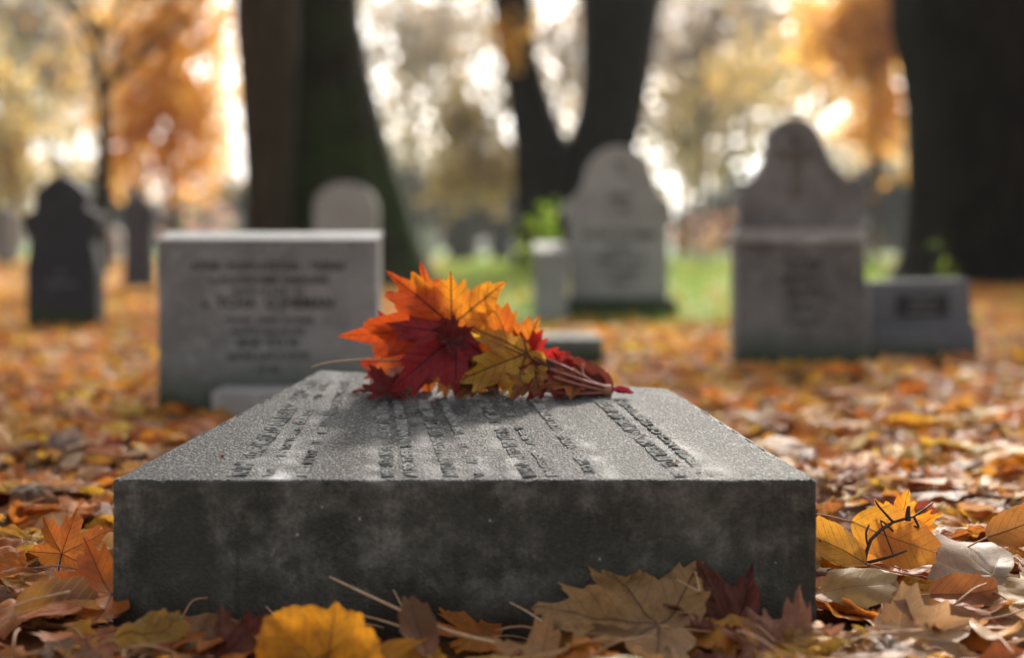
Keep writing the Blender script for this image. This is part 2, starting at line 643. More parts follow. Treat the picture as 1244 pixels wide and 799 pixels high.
def build_slab():
    NS, NTT = 150, 90
    bm = bmesh.new()
    g = [[None] * (NS + 1) for _ in range(NTT + 1)]
    for j in range(NTT + 1):
        for i in range(NS + 1):
            s, t = i / NS, j / NTT
            p = (FL * (1 - s) + FR * s) * (1 - t) + (BL * (1 - s) + BR * s) * t
            g[j][i] = bm.verts.new(p)
    for j in range(NTT):
        for i in range(NS):
            bm.faces.new((g[j][i], g[j][i + 1], g[j + 1][i + 1], g[j + 1][i]))
    ring = [g[0][i] for i in range(NS)] + [g[j][NS] for j in range(NTT)] + [g[NTT][i] for i in range(NS, 0, -1)] + [g[j][0] for j in range(NTT, 0, -1)]
    prev = ring
    for k in range(1, 15):
        cur = [bm.verts.new((v.co.x, v.co.y, v.co.z * (1 - k / 14) + (-.03) * k / 14)) for v in ring]
        n = len(ring)
        for i in range(n):
            j = (i + 1) % n
            bm.faces.new((prev[j], prev[i], cur[i], cur[j]))
        prev = cur
    bm.normal_update()
    sharp = [e for e in bm.edges if len(e.link_faces) == 2 and e.calc_face_angle() > R(30)]
    bmesh.ops.bevel(bm, geom=sharp, offset=.0042, segments=3, profile=.6, affect='EDGES', clamp_overlap=False)
    for v in bm.verts:
        p = v.co
        k = mn.noise(p * 9) * .0012 + mn.noise(p * 38) * .0007
        edge = min(abs(p.y - FL.y), .02) / .02
        chip = max(0, mn.noise(p * 28 + Vector((3, 1, 7))) - .30) * .018 * (1 - edge)
        v.co = p + Vector((mn.noise(p * 31) * .0006, -k * .5 + chip * .4, k * .7 - chip * .6))
    me = bpy.data.meshes.new('stone_block')
    bm.to_mesh(me)
    bm.free()
    co = np.zeros(len(me.vertices) * 3, dtype=np.float32)
    me.vertices.foreach_get('co', co)
    co = co.reshape(-1, 3)
    wear = np.zeros(len(co))
    for (x0, x1, wd, am) in STREAKS:
        a, b = slabpt(x0, 580), slabpt(x1, 486 if x0 > 400 else 456)
        d = Vector((b.x - a.x, b.y - a.y)).normalized()
        s = (co[:, 0] - a.x) * d.y - (co[:, 1] - a.y) * d.x
        f = np.exp(-(s / (wd * .0016)) ** 2)
        near = np.clip((1.75 - co[:, 1]) / .3, .35, 1)
        wob = np.array([mn.noise(Vector(p) * 34 + Vector((x0, 0, 0))) for p in co]) if True else 0
        wear = np.maximum(wear, am * f * near * np.clip(.75 + 1.5 * wob, 0, 1.3))
    wear *= co[:, 2] > .12
    flt_attr(me, 'wear', wear)
    return me


# (front px, back px, width px, strength)
STREAKS = [(338, 408, 12, 1.0), (462, 462, 10, .8), (540, 505, 12, .9), (628, 578, 9, .9), (745, 668, 6, .8), (868, 752, 13, 1.0), (300, 395, 16, .45), (590, 548, 8, .6)]
slab_root = empty('grave_slab', ((FL.x + FR.x) / 2, (FL.y + BR.y) / 2, 0))
tag(slab_root, 'wide dark grey flat grave slab carrying the bunch of red and orange leaves', 'grave slab')
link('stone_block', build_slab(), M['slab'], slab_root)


def text_mesh(lines, size, extrude, spacing=1.5, align='CENTER', bevel=0.0, sizes=None):
    """flat letters standing out of XY; returns mesh of all lines"""
    bm = bmesh.new()
    y = 0
    for i, ln in enumerate(lines):
        s = size * (sizes[i] if sizes else 1)
        cu = bpy.data.curves.new('txt', 'FONT')
        cu.body = ln
        cu.size = s
        cu.extrude = extrude
        cu.offset = s * .03
        cu.bevel_depth = bevel
        cu.resolution_u = 2
        cu.align_x = align
        o = bpy.data.objects.new('txt', cu)
        COL.objects.link(o)
        dg = bpy.context.evaluated_depsgraph_get()
        me = bpy.data.meshes.new_from_object(o.evaluated_get(dg))
        me.transform(Matrix.Translation((0, y, 0)))
        bm.from_mesh(me)
        bpy.data.objects.remove(o)
        bpy.data.curves.remove(cu)
        bpy.data.meshes.remove(me)
        y -= size * spacing * (((sizes[i] if sizes else 1) + 1) / 2)
    me = bpy.data.meshes.new('lettering')
    bm.to_mesh(me)
    bm.free()
    return me


# worn lettering on the slab: rows run from the front edge to the back
ROWS = [(296, 388, 'TO THE BELOVED MEMORY OF OUR DEAR FATHER WHO DEPARTED', .026), (330, 402, 'THIS LIFE IN THE YEAR OF OUR LORD AND OF HIS WIFE', .012), (372, 425, 'REST IN THE EARTH BELOVED FATHER AND MOTHER', .014),
        (478, 470, 'HERE LIETH INTERRED THE BODY OF THE DEPARTED', .017), (505, 488, 'ALSO THEIR SON AND HIS CHILDREN', .015),
        (556, 520, 'ANNO DOMINI BELOVED WIFE OF THE ABOVE NAMED', .019), (588, 542, 'WHO FELL ASLEEP IN THE MONTH OF MAY', .013),
        (650, 592, 'WHO DEPARTED THIS LIFE IN PEACE AT THE AGE OF', .018), (676, 612, 'BLESSED ARE THE DEAD', .012),
        (728, 654, 'ALSO THEIR SON THE MEMORY OF THE JUST IS', .015), (838, 735, 'ERECTED BY THEIR CHILDREN IN LOVE AND GRATEFUL', .021), (868, 757, 'REMEMBRANCE OF THEM BOTH', .014)]
nrm_top = (FR - FL).cross(BL - FL).normalized()
bm = bmesh.new()
for (x0, x1, txt, sz) in ROWS:
    a, b = slabpt(x0, 579), slabpt(x1, 486 if x0 > 400 else 462)
    me = text_mesh([txt], sz, .0014, align='LEFT', bevel=.0004)
    ex = (b - a).normalized()
    ez = nrm_top
    ey = ez.cross(ex)
    wdt = max(v.co.x for v in me.vertices)
    k = (b - a).length / wdt
    Mx = Matrix.Identity(4)
    for i in range(3):
        Mx[i][0] = ex[i] * k
        Mx[i][1] = ey[i]
        Mx[i][2] = ez[i]
        Mx[i][3] = a[i] - ez[i] * .0002
    me.transform(Mx)
    n0 = len(bm.verts)
    bm.from_mesh(me)
    bpy.data.meshes.remove(me)
bmesh.ops.subdivide_edges(bm, edges=[e for e in bm.edges if e.calc_length() > .003], cuts=2, use_grid_fill=True)
for v in bm.verts:       # weathering: strokes lose height and drift
    q = mn.noise(v.co * 60)
    v.co += nrm_top * (min(0, mn.noise(v.co * 26) + .07) * .0050) + Vector((q * .0022, mn.noise(v.co * 85 + Vector((9, 2, 4))) * .0024, 0))
me = bpy.data.meshes.new('lettering')
bm.to_mesh(me)
bm.free()
link('lettering', me, M['letter'], slab_root, smooth=False)

# ------------------------------------------------------------------ headstones
FOOT = []     # footprints (x0,x1,y0,y1) kept clear of litter


def prism(outl, D, thick, name, mat, parent, bevel=.006, back=0.0, z_extra=True):
    """outline in photo pixels at distance D, extruded away from the camera; back>0 raises the back of the top"""
    bm = bmesh.new()
    pts = [at(x, y, D) for x, y in outl]
    f = [bm.verts.new(p) for p in pts]
    zt = max(p.z for p in pts)
    b = [bm.verts.new((p.x, p.y + thick, p.z + (back if p.z > zt - .005 else 0))) for p in pts]
    n = len(pts)
    bm.faces.new(f)
    bm.faces.new(b[::-1])
    for i in range(n):
        j = (i + 1) % n
        bm.faces.new((f[j], f[i], b[i], b[j]))
    bmesh.ops.recalc_face_normals(bm, faces=bm.faces)
    if bevel:
        bmesh.ops.bevel(bm, geom=[e for e in bm.edges if e.calc_face_angle(0) > R(25)], offset=bevel, segments=3, profile=.6, affect='EDGES')
    me = bpy.data.meshes.new(name)
    bm.to_mesh(me)
    bm.free()
    xs = [p.x for p in pts]
    FOOT.append((min(xs), max(xs), D, D + thick, min(p.z for p in pts)))
    return link(name, me, mat, parent, smooth=False)


def gy(D):
    return HOR + (CAMH + .035) * FPX / D + 3


def letters(lines, D, px, py, hpx, mat, parent, sizes=None, spacing=1.45, name='lettering'):
    s = hpx * D / FPX
    me = text_mesh(lines, s, .0008, spacing=spacing, sizes=sizes)
    p = at(px, py, D)
    me.transform(Matrix.Translation((p.x, p.y, p.z)) @ Matrix.Rotation(R(90), 4, 'X'))
    me.transform(Matrix.Translation((0, -.0006, 0)))
    return link(name, me, mat, parent, smooth=False)


def arc(cx, cy, rx, ry, a0, a1, n=12):
    return [(cx + rx * math.cos(R(a0 + (a1 - a0) * i / n)), cy - ry * math.sin(R(a0 + (a1 - a0) * i / n))) for i in range(n + 1)]


def stone_root(name, px, D, label, cat='headstone', group=None):
    p = at(px, HOR, D)
    r = empty(name, (p.x, D, 0))
    return tag(r, label, cat, group)


# 1 wide rectangular stone behind the slab
r = stone_root('headstone', 325, 3.15, 'wide rectangular grey headstone with a pale sunlit top edge and rows of carved lettering')
prism([(192, gy(3.15)), (192, 292.5), (459, 292.5), (459, gy(3.15))], 3.15, .10, 'stone_block', M['stone_grey'], r, .003)
prism([(191, 292.4), (191, 290), (460, 290), (460, 292.4)], 3.147, .106, 'sunlit_top', M['stone_white'], r, .001, back=.017)  # top edge of the block; its sunlit brightness is painted as paler stone
letters(['ATHE · POSTLETSTHD · TRENN', 'KUPOSTERTHMIR HMMILITIES', 'POTI · P O\'S · TI', 'a  TCHA  Q JHEMAN', 'VTETIAT  ADIPT DI HLIDE', 'RANTS THE OCTET', 'BINE TITS IN',
         'IACHI AHS II VTITI', 'HTTIM'], 3.15, 326, 328, 12.2, M['stone_cut'], r, sizes=[1.1, .9, 1.0, 1.45, .8, .85, 1.1, 1.0, .7], spacing=1.25)
r = stone_root('foot_stone', 330, 2.98, 'low pale kerb stone lying in front of the wide rectangular headstone', 'kerb stone')
prism([(257, gy(2.98)), (257, 476), (420, 476), (420, gy(2.98))], 2.98, .13, 'stone_block', M['stone_pale'], r, .004)
# 2 dark gabled
r = stone_root('headstone', 75, 6.4, 'black headstone with a gabled top and small shoulders on the left among orange leaves')
prism([(32, gy(6.4)), (31, 330), (36, 292), (28, 275), (27, 262), (41, 256), (42, 233), (58, 220), (72, 210), (88, 220), (104, 233), (105, 255), (121, 261), (120, 274), (111, 292), (118, 330), (119, gy(6.4))],
      6.4, .12, 'stone_block', M['stone_dark'], r, .005)
letters(['IN', 'MEMORY'], 6.4, 75, 335, 9, M['stone_blue'], r)
# 3 slim dark
r = stone_root('headstone', 167, 12.3, 'slim dark grey headstone with a little finial between the black gabled and rectangular ones')
prism([(149, gy(12.3)), (150, 275), (145, 258), (148, 246), (160, 242), (163, 228), (172, 228), (175, 242), (185, 246), (189, 258), (184, 275), (185, gy(12.3))], 12.3, .14, 'stone_block', M['stone_slate'], r, .01)
# 4 rounded stone behind the big block
r = stone_root('headstone', 419, 9.0, 'grey round topped headstone rising behind the wide rectangular one, before the mossy trunk')
prism([(381, gy(9))] + [(381, 250)] + arc(419, 250, 38, 29, 180, 0, 14)[1:-1] + [(458, 250), (458, gy(9))], 9.0, .12, 'stone_block', M['stone_pale'], r, .008)
# 5 white stone with round head and shoulders
r = stone_root('headstone', 752, 7.7, 'pale headstone with a round head and curved shoulders on a mossy plinth')
ol = [(692, 362), (692, 272), (684, 262), (683, 246), (696, 240), (707, 228), (711, 214)] + arc(752, 216, 41, 39, 176, 4, 14) + [(794, 228), (803, 239), (817, 246), (817, 262), (812, 272), (812, 362)]
prism(ol, 7.7, .13, 'stone_block', M['stone_pale'], r, .008)
prism([(684, gy(7.66)), (686, 362), (820, 362), (828, gy(7.66))], 7.66, .22, 'plinth', M['stone_moss'], r, .01)
letters(['T', '', 'MEIN', 'I  W', '', 'WITLE  STOMMB', 'IHTINS', 'HIMM  TOLIS', 'IH TATMMS', 'HITIN'], 7.7, 753, 212, 12, M['stone_cut'], r, sizes=[1.5, .6, 1.0, 1.2, .6, 1, .8, .9, .8, .8], spacing=1.3)
r = stone_root('pedestal', 669, 7.5, 'small square stone pedestal with a bright top beside the pale round headed headstone', 'pedestal')
prism([(648, gy(7.5)), (648, 305), (690, 305), (690, gy(7.5))], 7.5, .17, 'stone_block', M['stone_pale'], r, .004, back=.05)
r = stone_root('grave_marker', 690, 4.3, 'low flat grey grave marker in the leaves behind the stems of the leaf bunch', 'grave marker')
prism([(640, gy(4.3)), (640, 411), (733, 411), (733, gy(4.3))], 4.3, .30, 'stone_block', M['stone_grey'], r, .004)
# 6 tall weathered stone
r = stone_root('headstone', 975, 4.35, 'tall brown weathered headstone with a domed top, concave shoulders and a carved cross')
up = [(901, 290), (901, 224), (914, 219), (925, 208), (932, 192), (935, 172)] + arc(966, 173, 32, 29, 170, 12, 12) + [(1004, 186), (1014, 203), (1028, 216), (1047, 224), (1048, 290)]
prism(up, 4.36, .10, 'upper_stone', M['stone_brown'], r, .006)
prism([(893, 294), (893, 284), (899, 278), (1047, 278), (1052, 284), (1052, 294)], 4.32, .16, 'ledge', M['stone_pale'], r, .004)
prism([(896, gy(4.35)), (896, 295), (1050, 295), (1056, gy(4.35))], 4.335, .14, 'lower_stone', M['stone_brown'], r, .005)
letters(['OF', 'LOUISA', 'BORN 18', 'ALOFT', 'JOTH', 'IN PEACE'], 4.335, 976, 312, 13, M['stone_cut'], r, sizes=[.7, 1, 1, 1.1, 1, .7], spacing=1.3)
bm = bmesh.new()
for (x0, x1, y0, y1) in ((962, 973, 163, 238), (945, 990, 182, 192)):
    a, b = at(x0, y1, 4.36), at(x1, y0, 4.36)
    bmesh.ops.create_cube(bm, size=1, matrix=Matrix.Translation(((a.x + b.x) / 2, 4.3585 - (.001 if x0 < 960 else 0), (a.z + b.z) / 2)) @ Matrix.Diagonal((b.x - a.x, .008, b.z - a.z, 1)))
bmesh.ops.create_circle(bm, cap_ends=True, radius=.022, segments=20, matrix=Matrix.Translation((at(967, 232, 4.36).x, 4.353, at(967, 232, 4.36).z)) @ Matrix.Rotation(R(90), 4, 'X'))
me = bpy.data.meshes.new('cross')
bm.to_mesh(me); bm.free()
link('carved_cross', me, M['stone_shade'], r, smooth=False)
# 7 low blue grey
r = stone_root('headstone', 1122, 4.6, 'low blue grey headstone with a dark name panel beside the tall weathered one')
prism([(1058, gy(4.6)), (1059, 342), (1178, 339), (1182, 395), (1187, gy(4.6))], 4.6, .14, 'stone_block', M['stone_blue'], r, .005)
prism([(1090, 384), (1090, 358), (1152, 357), (1153, 383)], 4.592, .02, 'name_panel', M['stone_dark'], r, .002)
letters(['FAMILLE', 'BROWNE'], 4.592, 1121, 368, 8, M['stone_grey'], r)
prism([(1066, gy(4.57)), (1066, 398), (1187, 396), (1190, gy(4.57))], 4.57, .04, 'lower_step', M['stone_blue'], r, .003)
# far stones
FAR = [(559, 316, 262, 29, 'slate', 'arch', 'small far headstone on the lawn, left one of the two behind the leaf bunch'),
       (609, 315, 266, 26, 'slate', 'flat', 'small far square headstone at the foot of the forked tree'),
       (4, 321, 252, 22, 'grey', 'flat', 'far headstone cut by the left edge of the picture'),
       (133, 318, 276, 26, 'white', 'arch', 'far white headstone right of the black gabled headstone'),
       (826, 309, 258, 15, 'dark', 'arch', 'narrow dark far headstone right of the pale round headed headstone'),
       (1073, 306, 238, 36, 'pale', 'arch', 'tall pale far headstone between the weathered headstone and the big dark trunk'),
       (233, 313, 250, 24, 'pale', 'arch', 'far pale headstone behind the left half of the rectangular stone'),
       (276, 314, 256, 30, 'white', 'flat', 'far white headstone near the pink flowers'),
       (684, 312, 268, 20, 'white', 'arch', 'far white headstone seen above the small pedestal'),
       (872, 307, 268, 22, 'pale', 'flat', 'far headstone left of the tall weathered headstone'),
       (520, 311, 272, 16, 'white', 'arch', 'tiny far headstone by the right foot of the mossy trunk')]
for (px, yb, yt, wd, m, k, lb) in FAR:
    D = CAMH * FPX / (yb - HOR)
    r = stone_root('far_headstone', px, D, lb, 'headstone', 'small headstones far across the lawn')
    lean = R(random.uniform(-2.5, 2.5))
    h = wd / 2
    if k == 'arch':
        o = [(px - h, gy(D))] + arc(px, yt + h * .8, h, h * .8, 180, 0, 10) + [(px + h, gy(D))]
    else:
        o = [(px - h, gy(D)), (px - h, yt + 4), (px, yt), (px + h, yt + 4), (px + h, gy(D))]
    prism(o, D, .18, 'stone_block', M['stone_' + m], r, .01)
    r.rotation_euler.y = lean

# ------------------------------------------------------------------ hero leaves
def place(P, origin, size, ang, pitch=0, yaw=0, bank=0):
    """leaf plane first faces the camera, central lobe up; ang turns it clockwise in the picture plane"""
    B = Matrix(((1, 0, 0), (0, 0, -1), (0, 1, 0)))       # x->X, y->Z, z->-Y
    Rm = Matrix.Rotation(R(yaw), 3, 'Z') @ Matrix.Rotation(R(-pitch), 3, 'X') @ Matrix.Rotation(R(ang), 3, 'Y') @ B @ Matrix.Rotation(R(bank), 3, 'Y')
    Mx = np.array(Rm)
    return P @ Mx.T * size + np.array(origin)[None, :], Mx


def hero_leaf(name, origin, size, ang, pitch, yaw, ca, cb, grad=(0, 1), kind='maple', curl=(0, 0), wave=.08, fold=.08, cup=0, bank=0,
              pale=0.0, mat='leaf', parent=None, stem=None, stem_mat='stem_tan', stem_r=.0011, crumple=.0, label=None, cat=None, group=None, rings=8, floor=None, stem_curve=.25, lobes=None, web=.85):
    P, F, uv, xyr = leaf_shape(kind, rings, 2, curl, wave, fold, cup=cup, crumple=crumple, lobes=lobes, web=web)
    W, Mx = place(P, origin, size, ang, pitch, yaw, bank)
    if floor is not None:
        W[:, 2] += max(0, floor - W[:, 2].min())
    g = xyr[:, 0] * grad[0] + xyr[:, 1] * grad[1]
    off = random.uniform(-50, 50)
    nz = np.array([mn.noise(Vector((a * 3.2 + off, b * 3.2, off))) for a, b in xyr[:, :2]])
    t = np.clip(.5 + g * .9 + nz * .9, 0, 1)
    me = mesh_np(name, W, F, 3)
    col_attr(me, 'tint', cmix(PAL[ca] if isinstance(ca, str) else ca, PAL[cb] if isinstance(cb, str) else cb, t))
    vec_attr(me, 'vein', np.hstack([uv, np.full((len(uv), 1), pale)]))
    o = link(name, me, M[mat], parent)
    if label or cat:
        tag(o, label, cat, group)
    if stem is not None:
        d = Vector(Mx @ np.array((0, -1, 0)))
        base = Vector(W[0])
        if isinstance(stem, (int, float)):
            side = Vector(Mx @ np.array((1, 0, 0)))
            pts = spline([base, base + d * stem * .5 + side * stem * .08, base + d * stem + side * stem * stem_curve], 8)
        else:
            pts = spline([base] + list(stem), 18)
        s = tubes('leaf_stem', [(pts, (stem_r, stem_r * .8))], M[stem_mat], None)
        s.parent = o
    return o


px = 1.0 / FPX
D0 = 1.86
bunch = empty('leaf_bunch', tuple(slabpt(600, 484)))
tag(bunch, 'tied bunch of large red, orange and yellow maple leaves lying on the slab', 'leaf bunch')
BK = .9645
tie = at(741, 474, 1.85 * BK)


def bl(px_, py_, D, sz, ang, pitch, yaw, ca, cb, lb, **k):
    D = D * BK
    st = k.pop('via', None)
    stem = None
    if st is not None:
        stem = [at(q[0], q[1], q[2] * BK) for q in st] + [tie + Vector((random.uniform(-.004, .004), random.uniform(-.003, .003), random.uniform(-.003, .003)))]
    kw = dict(mat='bunch_leaf', stem_mat='stem_dark', wave=.11, fold=.11, web=1.0, kind='broad', crumple=.6)
    kw.update(k)
    o = hero_leaf('leaf', at(px_, py_, D), sz * D / FPX, ang, pitch, yaw, ca, cb, parent=bunch, stem=stem, **kw)
    if lb: o['label'] = lb
    return o


# upright back leaves
bl(549, 394, 1.88, 110, -50, -8, 6, (.78, .30, .02), (.60, .085, .012), 'large orange leaf with red left side and yellow right lobes', grad=(-1.7, .5), lobes=(.9, 1.48, .97, .66, .9), via=[(600, 412, 1.86), (668, 440, 1.85)], stem_r=.0013)
bl(536, 402, 1.893, 96, -17, 2, 0, (.74, .26, .02), (.55, .06, .01), 'narrow orange red lobe pointing straight up', grad=(.4, .7), lobes=(.5, .6, 1, .45, .4))
bl(515, 438, 1.885, 98, -92, 5, -12, (.78, .22, .02), (.40, .04, .015), 'orange tipped red leaf at the left', grad=(0, .9), lobes=(.6, .7, 1, .8, .6), via=[(590, 450, 1.88)])
bl(554, 406, 1.85, 114, -130, 12, 8, 'crimson', (.40, .02, .03), 'dark crimson leaf hanging to the left', grad=(.3, .6), fold=.12, lobes=(.5, .72, 1.0, .78, .28), curl=(.4, .2), via=[(610, 420, 1.845), (680, 452, 1.845)])
bl(630, 441, 1.88, 94, -24, 4, 6, (.80, .38, .03), (.72, .17, .015), 'upright orange leaf in the middle', grad=(-.2, .6), lobes=(.8, .85, 1.02, .72, .7), via=[(680, 455, 1.86)])
bl(640, 441, 1.875, 58, 26, -4, -10, (.60, .03, .02), (.48, .02, .02), 'bright red leaf behind the stems', grad=(.5, .3), lobes=(.6, .8, .85, 1.0, .9), via=[(690, 458, 1.87)])
bl(606, 424, 1.90, 70, -75, 5, 5, (.84, .50, .04), (.76, .34, .03), 'yellow leaf in the heart of the bunch', grad=(.3, 0))
bl(640, 428, 1.847, 108, -112, 10, 4, (.86, .55, .06), (.46, .15, .03), 'ochre yellow leaf sloping down at the front', grad=(.9, -.2), fold=.10, lobes=(.6, .62, .95, .62, .2), curl=(-.4, .3), via=[(690, 456, 1.84)])
bl(545, 416, 1.843, 44, 58, 6, 10, (.13, .02, .02), (.24, .02, .025), 'small dark maroon leaf at the top centre', grad=(0, 1), curl=(.9, .2), fold=.16, lobes=(.8, .8, 1, .6, .6))
bl(600, 440, 1.862, 76, -140, 18, -6, (.36, .14, .03), (.22, .08, .03), 'brown leaf at the bottom', grad=(.4, .5), fold=.15, curl=(.8, .4), lobes=(.4, .6, 1, .8, .3))
bl(548, 440, 1.866, 52, -172, 20, 0, (.20, .07, .03), (.30, .12, .03), 'dark brown leaf filling the gap under the crimson one', curl=(.5, .3))
bl(575, 438, 1.872, 66, -150, 18, 12, (.24, .03, .02), (.42, .15, .03), 'maroon brown leaf tucked low', grad=(.4, .5), fold=.15, curl=(.6, .5), lobes=(.4, .6, 1, .8, .3))
bl(672, 446, 1.852, 66, -140, 22, 10, (.34, .03, .03), (.30, .045, .03), 'maroon leaf low at the right', grad=(.6, .2), fold=.14, curl=(.6, .2), lobes=(.5, .8, 1, .7, .3))
bl(702, 462, 1.845, 50, -108, 40, 6, (.66, .24, .03), (.34, .06, .03), 'small orange brown leaf under the stems', grad=(.6, .4), curl=(.9, .3), lobes=(.5, .7, 1, .8, .5))
bl(742, 474, 1.868, 84, -76, 30, -6, (.11, .012, .012), (.16, .03, .02), 'dark red folded leaf beside the stems', grad=(.4, .4), fold=.22, curl=(.7, .1), kind='oval', web=.8)
bl(735, 474, 1.875, 66, -62, 30, -6, (.10, .006, .008), (.15, .01, .01), 'dark red leaf under the folded one', grad=(.4, .4), fold=.22, curl=(1.4, .1), kind='oval')
bl(742, 475, 1.845, 26, 104, 60, 0, (.22, .008, .03), (.30, .01, .04), 'tiny crimson leaf tip past the tie', grad=(.4, .4), fold=.3, curl=(2.2, 0), kind='oval')
bl(505, 464, 1.87, 78, -96, 42, 0, 'pink', (.66, .44, .32), 'pale pinkish leaf lying flat at the left', grad=(0, .6), curl=(.5, -.2), pale=.6, lobes=(.3, .5, 1, .5, .3))
bl(480, 474, 1.84, 50, -92, 66, 0, 'maroon', 'crimson', 'flat maroon leaf touching the slab at the left', grad=(0, .6), curl=(.6, .2))
bl(690, 452, 1.875, 42, -40, 8, 20, (.46, .03, .03), (.34, .02, .03), 'small red leaf at the right', grad=(0, .6), curl=(.7, .2), lobes=(.5, .6, .8, .6, .5))
bl(650, 452, 1.840, 52, -150, 28, -14, (.60, .26, .03), (.32, .10, .03), 'amber leaf edge at the bottom', grad=(0, .6), curl=(.7, .5), lobes=(.5, .8, 1, .7, .3))
# bundle of stalks to the tie
sp = []
for (a, b) in (((655, 432, 1.85), (700, 452, 1.85)), ((668, 448, 1.84), (705, 461, 1.842)), ((672, 458, 1.835), (706, 468, 1.838)), ((640, 470, 1.835), (690, 478, 1.838)), ((708, 442, 1.86), (711, 460, 1.85))):
    pts = spline([at(a[0], a[1], a[2] * BK), at(b[0], b[1], b[2] * BK), tie + Vector((0, random.uniform(-.003, .003), random.uniform(-.003, .004)))], 10)
    sp.append((pts, (.0017, .0023)))
tubes('stalk_bundle', sp, M['stem_pink'], bunch, 8)
sp = []
for i in range(4):
    c = tie + Vector((-.006 + i * .0022, 0, 0))
    ring = [c + Vector((.0005 * math.sin(a * 2), math.cos(a) * .0062, math.sin(a) * .0066)) for a in [k * math.pi / 8 for k in range(17)]]
    sp.append((ring, (.0011, .0011)))
tubes('tie', sp, M['stem_tan'], bunch, 6)
tubes('thin_stalk', [(spline([at(378, 446, 1.79), at(400, 440, 1.80), at(452, 436, 1.815), at(520, 440, 1.815)], 12), (.0008, .0012))], M['straw'], bunch)
for i in range(len(bunch.children)):
    pass

for (px_, py_, sz_, an_, c_, lb_) in ((822, 566, 10, 60, 'rust', 'tiny rust coloured leaf scrap lying on the slab near its right front'), (846, 574, 9, 200, 'pale', 'tiny pale leaf scrap near the front edge of the slab top'),
                                 (268, 560, 9, 20, 'umber', 'tiny dark leaf scrap on the left of the slab top'), (905, 548, 8, 120, 'brown', 'tiny brown leaf scrap on the far right of the slab top'),
                                 (356, 512, 8, 300, 'umber', 'tiny dark leaf scrap halfway up the left side of the slab top')):
    q = slabpt(px_, py_)
    hero_leaf('leaf_scrap', q + Vector((0, 0, .0025)), sz_ * q.y / FPX, an_, 76, an_ * .7, c_, 'brown', kind='oval', curl=(1.4, .5), label=lb_, cat='leaf scrap', group='leaf scraps on the slab', rings=3)
G = 'fallen leaves around the slab'


def gl(px_, py_, D, szpx, ang, pitch, yaw, ca, cb, label, **k):
    k.setdefault('stem', szpx * D / FPX * .7)
    return hero_leaf('fallen_leaf', at(px_, py_, D), szpx * D / FPX, ang, pitch, yaw, ca, cb, label=label, cat='leaf', group=G, **{'kind': 'broad', 'web': 1.0, **k})


gl(395, 822, 1.25, 118, 6, 20, -6, (.62, .20, .012), (.70, .30, .02), 'crinkled round amber leaf standing against the front of the slab, left of its middle', kind='heart', wave=.08, cup=.12, crumple=.6, curl=(.8, .3), stem=None, pale=0)
gl(800, 764, 1.335, 176, -66, 70, 6, 'tan', (.56, .30, .10), 'big tan maple leaf with scalloped lobes at the foot of the slab', grad=(.5, .3), wave=.14, fold=.14, curl=(.7, -.3), crumple=.5, pale=.1, stem_mat='stem_tan', stem_r=.0016, stem=.075)
gl(650, 822, 1.25, 104, 60, 76, 0, (.56, .33, .15), (.50, .24, .09), 'light tan leaf lying below the big tan maple leaf', wave=.1, curl=(.9, .3), pale=.2)
gl(896, 756, 1.36, 96, -84, 66, -8, 'maroon', (.26, .10, .07), 'dark maroon shrivelled leaf tucked behind the big tan maple leaf', curl=(1.6, .4), crumple=1.2, fold=.15)
gl(140, 775, 1.30, 88, 78, 58, 0, (.66, .33, .03), 'ochre', 'long golden leaf rolled at its rim under the left corner of the slab', kind='oval', wave=.2, curl=(-1.5, .5), crumple=.8, stem=.02)
gl(75, 672, 1.56, 62, 20, 10, 25, (.60, .22, .03), (.50, .14, .03), 'upright orange leaf with dark veins beside the left side of the slab', fold=.14, curl=(.9, 0), stem=.05, stem_mat='stem_dark')
gl(135, 722, 1.42, 115, -80, 66, 0, (.62, .19, .02), (.55, .12, .02), 'flat orange leaf with dark veins touching the left side of the slab', grad=(.5, .2), curl=(.6, .2), stem_mat='stem_dark')
gl(20, 745, 1.36, 110, 60, 62, 0, 'amber', 'brown', 'amber brown leaf with a pale midrib at the lower left', kind='oval', curl=(1.2, -.5), pale=1.0, fold=.25)
gl(112, 690, 1.50, 80, 82, 40, 0, (.60, .26, .04), 'brown', 'golden brown leaf leaning on the left side of the slab', kind='oval', curl=(-1.3, .3))
gl(1092, 652, 1.60, 66, 14, 8, 14, (.80, .22, .015), (.78, .34, .03), 'bright orange leaf standing on edge on top of the leaf heap right of the slab', fold=.1, curl=(.4, .3), grad=(0, .8), crumple=.8)
gl(1036, 634, 1.57, 112, 112, 14, 0, (.78, .38, .03), (.60, .24, .04), 'golden leaf under the dark twig right of the slab', kind='oval', fold=.12, curl=(-.9, .3), pale=.2)
gl(1050, 682, 1.52, 92, -60, 42, 0, 'ochre', 'amber', 'ochre leaf resting against the right side of the slab', kind='oval', curl=(.9, .2), fold=.12)
gl(1000, 718, 1.46, 105, 84, 48, 6, 'ochre', (.44, .30, .12), 'pointed ochre leaf poking out from the right front corner of the slab', kind='oval', curl=(-.9, -.2), pale=.4)
gl(1206, 700, 1.55, 108, -76, 60, 0, (.50, .38, .26), (.38, .28, .19), 'silvery buff leaf lying to the right of the dark twig', kind='heart', curl=(-.5, .3), pale=1.0, fold=.06)
gl(1200, 652, 1.60, 90, 70, 25, -10, (.22, .11, .04), (.40, .16, .03), 'brown cupped leaf standing near the right edge', kind='oval', curl=(1.6, .4))
gl(1130, 722, 1.47, 92, 92, 55, 0, (.46, .17, .04), (.26, .09, .03), 'glossy chestnut leaf in front of the grey buff leaf', kind='oval', curl=(1.2, .4))
gl(1090, 778, 1.36, 124, 120, 72, 0, (.58, .32, .13), 'tan', 'light tan split leaf with its tip to the right in the lower right', curl=(.9, -.3), pale=.9, fold=.14)
